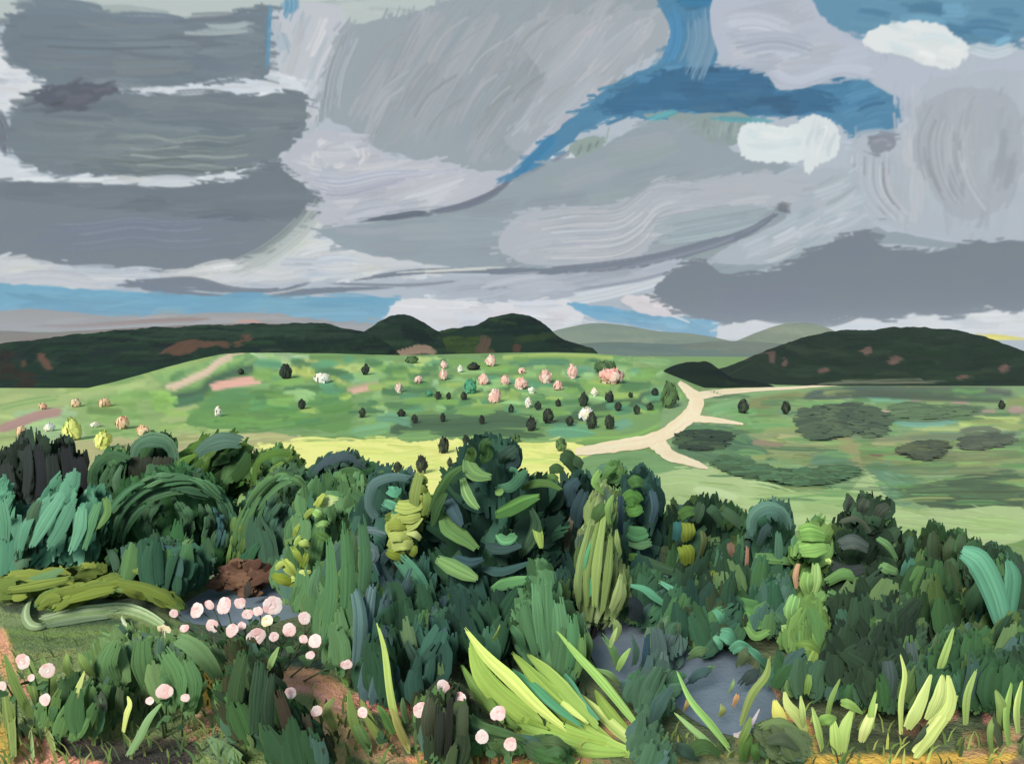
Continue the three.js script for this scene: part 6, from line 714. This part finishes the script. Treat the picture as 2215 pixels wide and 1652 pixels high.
blades('grass_tuft', 'tuft of pale lime blades fanning left of the right corner', 'grass tuft', [
  [z8, [1220, 1470, 1280, 1360, 1350, 1180], 60, [196, 212, 130]], [z8, [1330, 1420, 1390, 1300, 1410, 1180], 84, [206, 220, 138]], [z8, [1330, 1490, 1440, 1340, 1440, 1180], 84, [198, 214, 128]], [z8, [1250, 1620, 1360, 1480, 1480, 1310], 70, [200, 216, 130]], [z8, [1290, 1540, 1420, 1420, 1490, 1290], 50, [176, 196, 112]], [z8, [1240, 1570, 1300, 1500, 1340, 1440], 44, [60, 72, 54]]], 2.42);
blades('grass_tuft', 'tuft of green blades at the lower right corner', 'grass tuft', [[z8, [1760, 1560, 1745, 1400, 1775, 1220], 56, [150, 184, 100]], [z8, [1720, 1480, 1720, 1350, 1690, 1260], 60, [120, 146, 80]], [z8, [1810, 1500, 1800, 1360, 1830, 1210], 40, [172, 196, 112]], [z8, [1670, 1600, 1660, 1480, 1680, 1400], 36, [132, 158, 88]], [z8, [1720, 1560, 1700, 1460, 1690, 1350], 80, [62, 72, 52]]], 2.4);
blades('leaf_clump', 'dark green broad leaves at the bottom edge below the pool', 'plant', [[z8, [60, 1600, 150, 1560, 240, 1610], 80, [50, 72, 40]], [z8, [360, 1640, 370, 1560, 400, 1500], 80, [66, 92, 44]], [z8, [430, 1640, 420, 1580, 440, 1540], 50, [60, 88, 46]], [z8, [0, 1560, 60, 1590, 120, 1640], 70, [38, 56, 46]], [z8, [330, 1560, 370, 1480, 400, 1400], 40, [112, 136, 72]]], 2.36);
{
  const t = shrub('shrub', 'low dark grey-green rounded shrub at the bottom right, among the lime tuft', 'shrub', z8, [440, 1470, 500, 1440, 600, 1450, 680, 1500, 710, 1570, 640, 1620, 520, 1610, 450, 1550], 2.45, 0.1, [[66, 80, 58], [52, 62, 50], [80, 94, 66]], 150, { len: 44, w: 20, ang: -30, spread: 30, strips: 3, stems: 0 });
  leaf(t, z8, [440, 1460, 560, 1440, 680, 1500], 60, [96, 116, 74], 2.34, {}); leaf(t, z8, [470, 1540, 560, 1520, 660, 1590], 70, [58, 68, 52], 2.34, {});
}
// ---------------------------------------------------------------- left foreground: sage growth, dark tufts, blades
{
  const t = shrub('shrub', 'sage-green leafy shrub in the lower left, behind the blackish tuft', 'shrub', z6, [540, 1010, 600, 920, 720, 870, 880, 866, 1010, 900, 1120, 930, 1190, 1000, 1210, 1160, 1190, 1300, 1110, 1330, 980, 1250, 860, 1180, 720, 1180, 590, 1160], 3.0, 0.16, [[108, 142, 88], [96, 130, 80], [120, 152, 98], [90, 122, 74]], 220, { len: 54, w: 22, ang: (x) => 100 - (x - 300) * 0.25, spread: 24, strips: 3, stems: 3 });
  for (const [p, w, c] of [[[700, 1190, 640, 1060, 700, 900], 150, [92, 128, 80]], [[900, 1200, 860, 1040, 860, 880], 130, [88, 124, 78]], [[1080, 1310, 1080, 1140, 980, 960], 120, [92, 130, 82]], [[1160, 1320, 1180, 1160, 1120, 1010], 90, [84, 120, 78]], [[1340, 1170, 1260, 1040, 1150, 930, 1050, 890], 110, [108, 142, 94]], [[1380, 1090, 1320, 1000, 1270, 940], 70, [116, 146, 100]], [[1040, 1110, 1000, 1060, 980, 1000], 34, [150, 178, 126]], [[740, 1140, 720, 1080, 700, 1010], 34, [128, 160, 108]], [[1080, 1240, 1020, 1140, 960, 1100], 60, [70, 102, 64]]]) leaf(t, z6, p, w, c, 2.84, { taper: [0.6, 1, 0.6], rag: 0.12, n: 10 });
}
{
  const t = shrub('shrub', 'dark green spiky tuft with lime blades at the lower left', 'shrub', z6, [230, 1330, 330, 1260, 340, 1170, 370, 1120, 430, 1140, 480, 1100, 540, 1150, 570, 1190, 650, 1155, 700, 1190, 740, 1170, 770, 1240, 730, 1340, 690, 1410, 560, 1440, 380, 1460, 280, 1400], 2.72, 0.16, [[74, 104, 62], [62, 92, 56], [86, 118, 70], [70, 96, 60]], 220, { len: 50, w: 18, ang: 76, spread: 22, strips: 3, stems: 3 });
  for (const [p, w, c] of [[[400, 1340, 380, 1230, 370, 1120], 70, [54, 78, 48]], [[520, 1340, 500, 1230, 540, 1140], 60, [50, 70, 46]], [[660, 1340, 660, 1250, 660, 1160], 70, [52, 76, 48]], [[740, 1360, 720, 1280, 730, 1180], 50, [60, 74, 50]], [[300, 1400, 320, 1330, 330, 1280], 60, [66, 100, 62]], [[600, 1400, 620, 1300, 590, 1220], 60, [56, 62, 50]]]) leaf(t, z6, p, w, c, 2.56, { rag: 0.18, taper: [0.7, 1, 0.7] });
}
{
  const t = shrub('shrub', 'blackish jagged shrub standing below the pink roses, bottom left of centre', 'shrub', z6, [1300, 1210, 1350, 1190, 1390, 1120, 1400, 1010, 1440, 940, 1530, 930, 1560, 1000, 1600, 1010, 1680, 1050, 1690, 1170, 1740, 1230, 1830, 1350, 1870, 1330, 1890, 1400, 1930, 1480, 1980, 1490, 1980, 1660, 1700, 1660, 1580, 1540, 1400, 1500, 1310, 1360], 2.55, 0.18, [[44, 58, 40], [36, 44, 36], [52, 68, 46], [50, 44, 36], [40, 54, 44]], 560, { len: 56, w: 20, ang: (x) => 112, spread: 20, strips: 3, stems: 3 });
  for (const [p, w, c] of [[[1420, 1440, 1430, 1200, 1480, 950], 100, [52, 72, 46]], [[1540, 1500, 1560, 1240, 1580, 1010], 100, [44, 64, 46]], [[1330, 1330, 1320, 1270, 1310, 1200], 50, [42, 48, 36]], [[1800, 1600, 1740, 1400, 1680, 1200], 90, [46, 40, 32]], [[1900, 1600, 1870, 1460, 1850, 1330], 70, [44, 42, 32]], [[1640, 1560, 1620, 1300, 1650, 1060], 80, [40, 56, 42]], [[1480, 1330, 1500, 1150, 1460, 1000], 60, [62, 84, 52]], [[1960, 1650, 1940, 1560, 1950, 1490], 60, [48, 50, 38]]]) leaf(t, z6, p, w, c, 2.4, { rag: 0.16, taper: [0.7, 1, 0.6] });
}
{
  const t = shrub('shrub', 'brown-black twiggy shrub at the bottom centre under three pale roses', 'shrub', z7, [350, 1400, 370, 1290, 440, 1260, 530, 1270, 600, 1280, 650, 1340, 640, 1480, 640, 1640, 540, 1660, 460, 1660, 420, 1560, 370, 1500], 2.5, 0.14, [[52, 54, 44], [38, 40, 34], [64, 70, 52], [44, 40, 34]], 300, { len: 52, w: 17, ang: 86, spread: 16, strips: 3, stems: 5 });
  for (const [p, w, c] of [[[520, 1640, 530, 1460, 540, 1290], 44, [28, 30, 26]], [[430, 1560, 420, 1420, 440, 1300], 80, [58, 62, 48]], [[600, 1600, 600, 1450, 610, 1310], 70, [56, 64, 48]], [[470, 1640, 480, 1500, 490, 1340], 60, [36, 40, 34]]]) leaf(t, z7, p, w, c, 2.38, { rag: 0.16, taper: [0.7, 1, 0.7] });
}
{
  const t = shrub('thicket', 'low green growth along the ground right of the brown-black shrub', 'thicket', z7, [560, 1430, 700, 1450, 860, 1520, 980, 1520, 1100, 1530, 1170, 1580, 1120, 1640, 960, 1600, 760, 1580, 600, 1560], 2.42, 0.08, [[64, 84, 56], [58, 76, 52], [72, 96, 62]], 200, { len: 56, w: 17, ang: -18, spread: 18, strips: 3, stems: 0 });
  leaf(t, z7, [1020, 1540, 1090, 1540, 1170, 1580], 70, [72, 92, 60], 2.34, {}); leaf(t, z7, [640, 1390, 700, 1450, 860, 1500, 960, 1540], 44, [66, 92, 56], 2.4, {}); leaf(t, z7, [1040, 1600, 1110, 1590, 1150, 1620], 60, [62, 90, 58], 2.32, {});
}
blades('tall_grass', 'broad lime blade leaning over the dark spiky tuft', 'grass', [[z6, [372, 1375, 430, 1310, 470, 1200, 512, 1085], 50, [192, 208, 122]]], 2.46);
blades('tall_grass', 'narrow upright pale green blade in the middle of the dark spiky tuft', 'grass', [[z6, [580, 1505, 585, 1380, 600, 1235], 28, [148, 178, 112]]], 2.46);
blades('tall_grass', 'short broad lime blade right of the narrow pale blade', 'grass', [[z6, [744, 1460, 765, 1350, 785, 1290, 768, 1240], 46, [202, 216, 124]]], 2.46);
blades('tall_grass', 'long sage-green blade slanting down to the bottom left', 'grass', [[z6, [768, 1615, 850, 1480, 900, 1380, 985, 1275], 60, [126, 160, 106]]], 2.42);
blades('tall_grass', 'short sage blade on top of the blackish jagged shrub', 'grass', [[z6, [1625, 1080, 1650, 1020, 1690, 940], 46, [132, 162, 98]]], 2.4);
blades('tall_grass', 'thin sage blade down the middle of the blackish jagged shrub', 'grass', [[z6, [1650, 1510, 1625, 1380, 1640, 1190], 30, [142, 172, 118]]], 2.38);
blades('tall_grass', 'long dark green blade right of the roses, slanting to the right', 'grass', [[z6, [2112, 1200, 2030, 1010, 1985, 780], 32, [92, 130, 64]]], 2.9);
blades('leaf_clump', 'clump of long olive and green leaves at the left edge', 'plant', [[z6, [200, 1380, 100, 1200, 20, 980], 80, [108, 132, 70]], [z6, [330, 1300, 300, 1160, 250, 1000], 90, [112, 138, 74]], [z6, [230, 1320, 200, 1180, 180, 1020], 80, [120, 146, 80]], [z6, [80, 1640, 60, 1400, 20, 1200], 90, [120, 138, 76]], [z6, [200, 1640, 190, 1540, 185, 1450], 50, [132, 158, 100]], [z6, [120, 1560, 60, 1430, 10, 1300], 70, [136, 142, 80]], [z6, [330, 1590, 300, 1500, 260, 1420], 50, [128, 144, 84]], [z6, [430, 1140, 400, 1060, 400, 980], 70, [124, 148, 80]], [z6, [560, 1120, 500, 1040, 470, 980], 60, [116, 142, 76]], [z6, [220, 1420, 240, 1340, 290, 1290], 90, [82, 116, 72]]], 2.62);
blades('leaf_clump', 'loose olive-green leaves along the bottom left of centre', 'plant', [[z7, [60, 1540, 20, 1400, 0, 1260], 60, [112, 138, 72]], [z7, [180, 1560, 110, 1420, 60, 1310], 50, [132, 146, 80]], [z7, [330, 1600, 260, 1450, 230, 1360], 44, [150, 148, 86]], [z7, [120, 1600, 60, 1480, 20, 1400], 60, [104, 134, 80]], [z7, [240, 1500, 190, 1400, 150, 1340], 40, [86, 122, 62]], [z7, [310, 1440, 290, 1360, 285, 1300], 34, [72, 98, 62]], [z6, [1470, 1640, 1360, 1580, 1260, 1490], 100, [104, 132, 92]], [z6, [2040, 1450, 1980, 1330, 2030, 1250], 60, [140, 152, 92]]], 2.46);
// ---------------------------------------------------------------- roses
function rose(t, px, py, dia, D, kind = 0) {
  const gd = groundDepth(px, py), c0 = P(px, py, gd ? Math.min(D, gd * 0.86) : D), s = dia / 2 / FOC * -c0.z, B = new Buf(t.position), up = V(rr(-0.35, 0.35), rr(0.1, 0.5), 1).normalize(), ax = V(1, 0, 0).cross(up).normalize(), ay = up.clone().cross(ax).normalize(), ph = rr(0, 6), ell = rr(0.78, 1);
  const base = kind ? [[240, 222, 178], [244, 230, 206], [238, 214, 168]] : [[242, 206, 202], [244, 220, 216], [238, 190, 186], [243, 212, 208]];
  for (const [n, r0, lift, w] of [[6, 0.6, 0.0, 1.15], [3, 0.26, 0.03, 0.7]]) for (let i = 0; i < n; i++) {
    const a = ph + i / n * 2 * Math.PI + rr(-0.2, 0.2) + lift * 3, dx = ax.clone().multiplyScalar(Math.cos(a) * ell).add(ay.clone().multiplyScalar(Math.sin(a))), col = base[Math.floor(R() * base.length)], e = s * rr(0.85, 1.12);
    const P3 = [], W = []; for (let k = 0; k <= 4; k++) { const u = k / 4; P3.push(c0.clone().addScaledVector(dx, e * (r0 * 1.6 * u)).addScaledVector(up, s * (0.1 + lift + 0.07 * Math.sin(u * 2.2)))); W.push(e * w * [0.35, 0.8, 1, 0.9, 0.4][k]); }
    B.ribbon(P3, W, up, [jitc(col, 0.02), jitc(col, 0.02), jitc(col, 0.02), jitc(col, 0.02)], { cup: 0.08, K: 1.02 });
  }
  const f = B.mesh('flower', petalMat, t); if (kind) f.userData.label = 'cream rose'; return c0;
}
function roseBush(label, z, list, D, { foot, leaves = 26, pal = [[62, 92, 60], [52, 80, 52], [76, 108, 68]] }) {
  const q = G(...z(...foot), 9), t = thing('rose_bush', label, 'rose bush', q, 'pink rose bushes');
  for (const [x, y, d, k, dd] of list) {
    const [px, py] = z(x, y), c = rose(t, px, py, d * zs.get(z), dd || D, k), B = new Buf(t.position), a = q.clone(); a.x += (c.x - q.x) * 0.45 + rr(-0.03, 0.03); a.z += (c.z - q.z) * 0.4; a.y = land(a.x, a.z) - 0.01;
    const m = a.clone().lerp(c, 0.55); m.x += rr(-0.03, 0.03); m.z -= 0.03; const e = c.clone(); e.z -= 0.012; B.tube([a, m, e], 0.0045, 0.003, [70, 92, 56], 5); B.mesh('stem', stemMat, t);
    for (let i = 0; i < 2; i++) { const r = rr(0.3, 0.8), o = a.clone().lerp(e, r), L = new Buf(t.position), an = rr(0, 6), v = V(Math.cos(an) * 0.045, rr(-0.01, 0.03), Math.sin(an) * 0.03), col = pal[Math.floor(R() * pal.length)]; L.ribbon([o, o.clone().addScaledVector(v, 0.6), o.clone().add(v)], [0.012, 0.034, 0.006], TOEYE, [jitc(col, 0.06), jitc(col, 0.06)], { cup: 0.3 }); L.mesh('leaf', leafMat, t); }
  }
}
roseBush('large rose bush with some two dozen pale pink roses beside the left-hand pool', z6, [[1200, 720, 104], [1270, 685, 74], [1365, 690, 112], [1458, 675, 76], [1500, 742, 78], [1565, 725, 66], [1648, 692, 120], [1620, 782, 86, 1], [1055, 740, 58], [1118, 830, 60], [1290, 810, 96], [1410, 840, 90], [1465, 815, 62], [1553, 878, 118], [1663, 880, 66], [1752, 838, 90], [1845, 768, 78], [1945, 752, 80], [1840, 895, 62], [1912, 907, 106], [1885, 992, 60], [2060, 880, 82], [990, 858, 112, 1], [2100, 1050, 70]], 3.05, { foot: [1600, 1030] });
roseBush('rose bush with five small pink roses at the left edge', z6, [[140, 1030, 98], [285, 1083, 92], [190, 1130, 54], [15, 1178, 66], [275, 1262, 90]], 2.3, { foot: [180, 1330] });
roseBush('rose bush with three pink roses over the sage shrub, lower left', z6, [[1000, 1212, 106], [910, 1270, 62], [1120, 1250, 58]], 2.35, { foot: [1000, 1420] });
roseBush('rose bush with two pink roses beside the blackish jagged shrub', z6, [[1765, 1222, 78], [1920, 1330, 78]], 2.34, { foot: [1850, 1500] });
roseBush('rose bush with five pale roses around the brown-black shrub at bottom centre', z7, [[495, 1250, 84], [588, 1312, 84], [383, 1362, 94], [75, 1380, 64]], 2.3, { foot: [430, 1560] });
roseBush('rose bush with three pale roses low before the sword-leaf clump', z7, [[790, 1385, 86], [705, 1508, 84], [855, 1548, 78]], 2.25, { foot: [790, 1640] });

// short rough grass over the near earth, too much to count
{
  const t = new THREE.Group(), B = new Buf(V(0, 0, 0));
  for (let i = 0; i < 1500; i++) {
    const px = rr(-120, 2330), py = rr(1380, 1690), q = G(px, py, 6); if (!q) continue; const n = fbm(px / 120, py / 60);
    if (n < 0.38 + (px > 1250 && px < 1650 ? 0.3 : 0) || ponds.some(([x, z, a, b]) => Math.hypot((q.x - x) / a, (q.z - z) / b) < 1.35)) continue;
    const D = -q.z, h = rr(0.03, 0.1), w = rr(0.006, 0.014), a = rr(-0.6, 0.6), c = (px < 1000 ? [[104, 132, 74], [120, 142, 78], [88, 122, 74], [70, 96, 60], [146, 156, 96]] : [[112, 140, 76], [80, 106, 62], [150, 172, 96], [64, 82, 56], [186, 196, 110]])[Math.floor(R() * 5)];
    B.ribbon([V(q.x, q.y - 0.005, q.z), V(q.x + a * h * 0.4, q.y + h * 0.6, q.z + 0.01), V(q.x + a * h, q.y + h, q.z + 0.02)], [w, w * 0.8, w * 0.15], TOEYE, [jitc(c, 0.08)], { cup: 0.2, K: 0.8 });
  }
  const o = B.mesh(numbered('grass'), leafMat, scene); o.userData.kind = 'stuff'; o.userData.label = 'short rough grass scattered over the near earth'; o.userData.category = 'grass';
}



renderer.render(scene, camera);
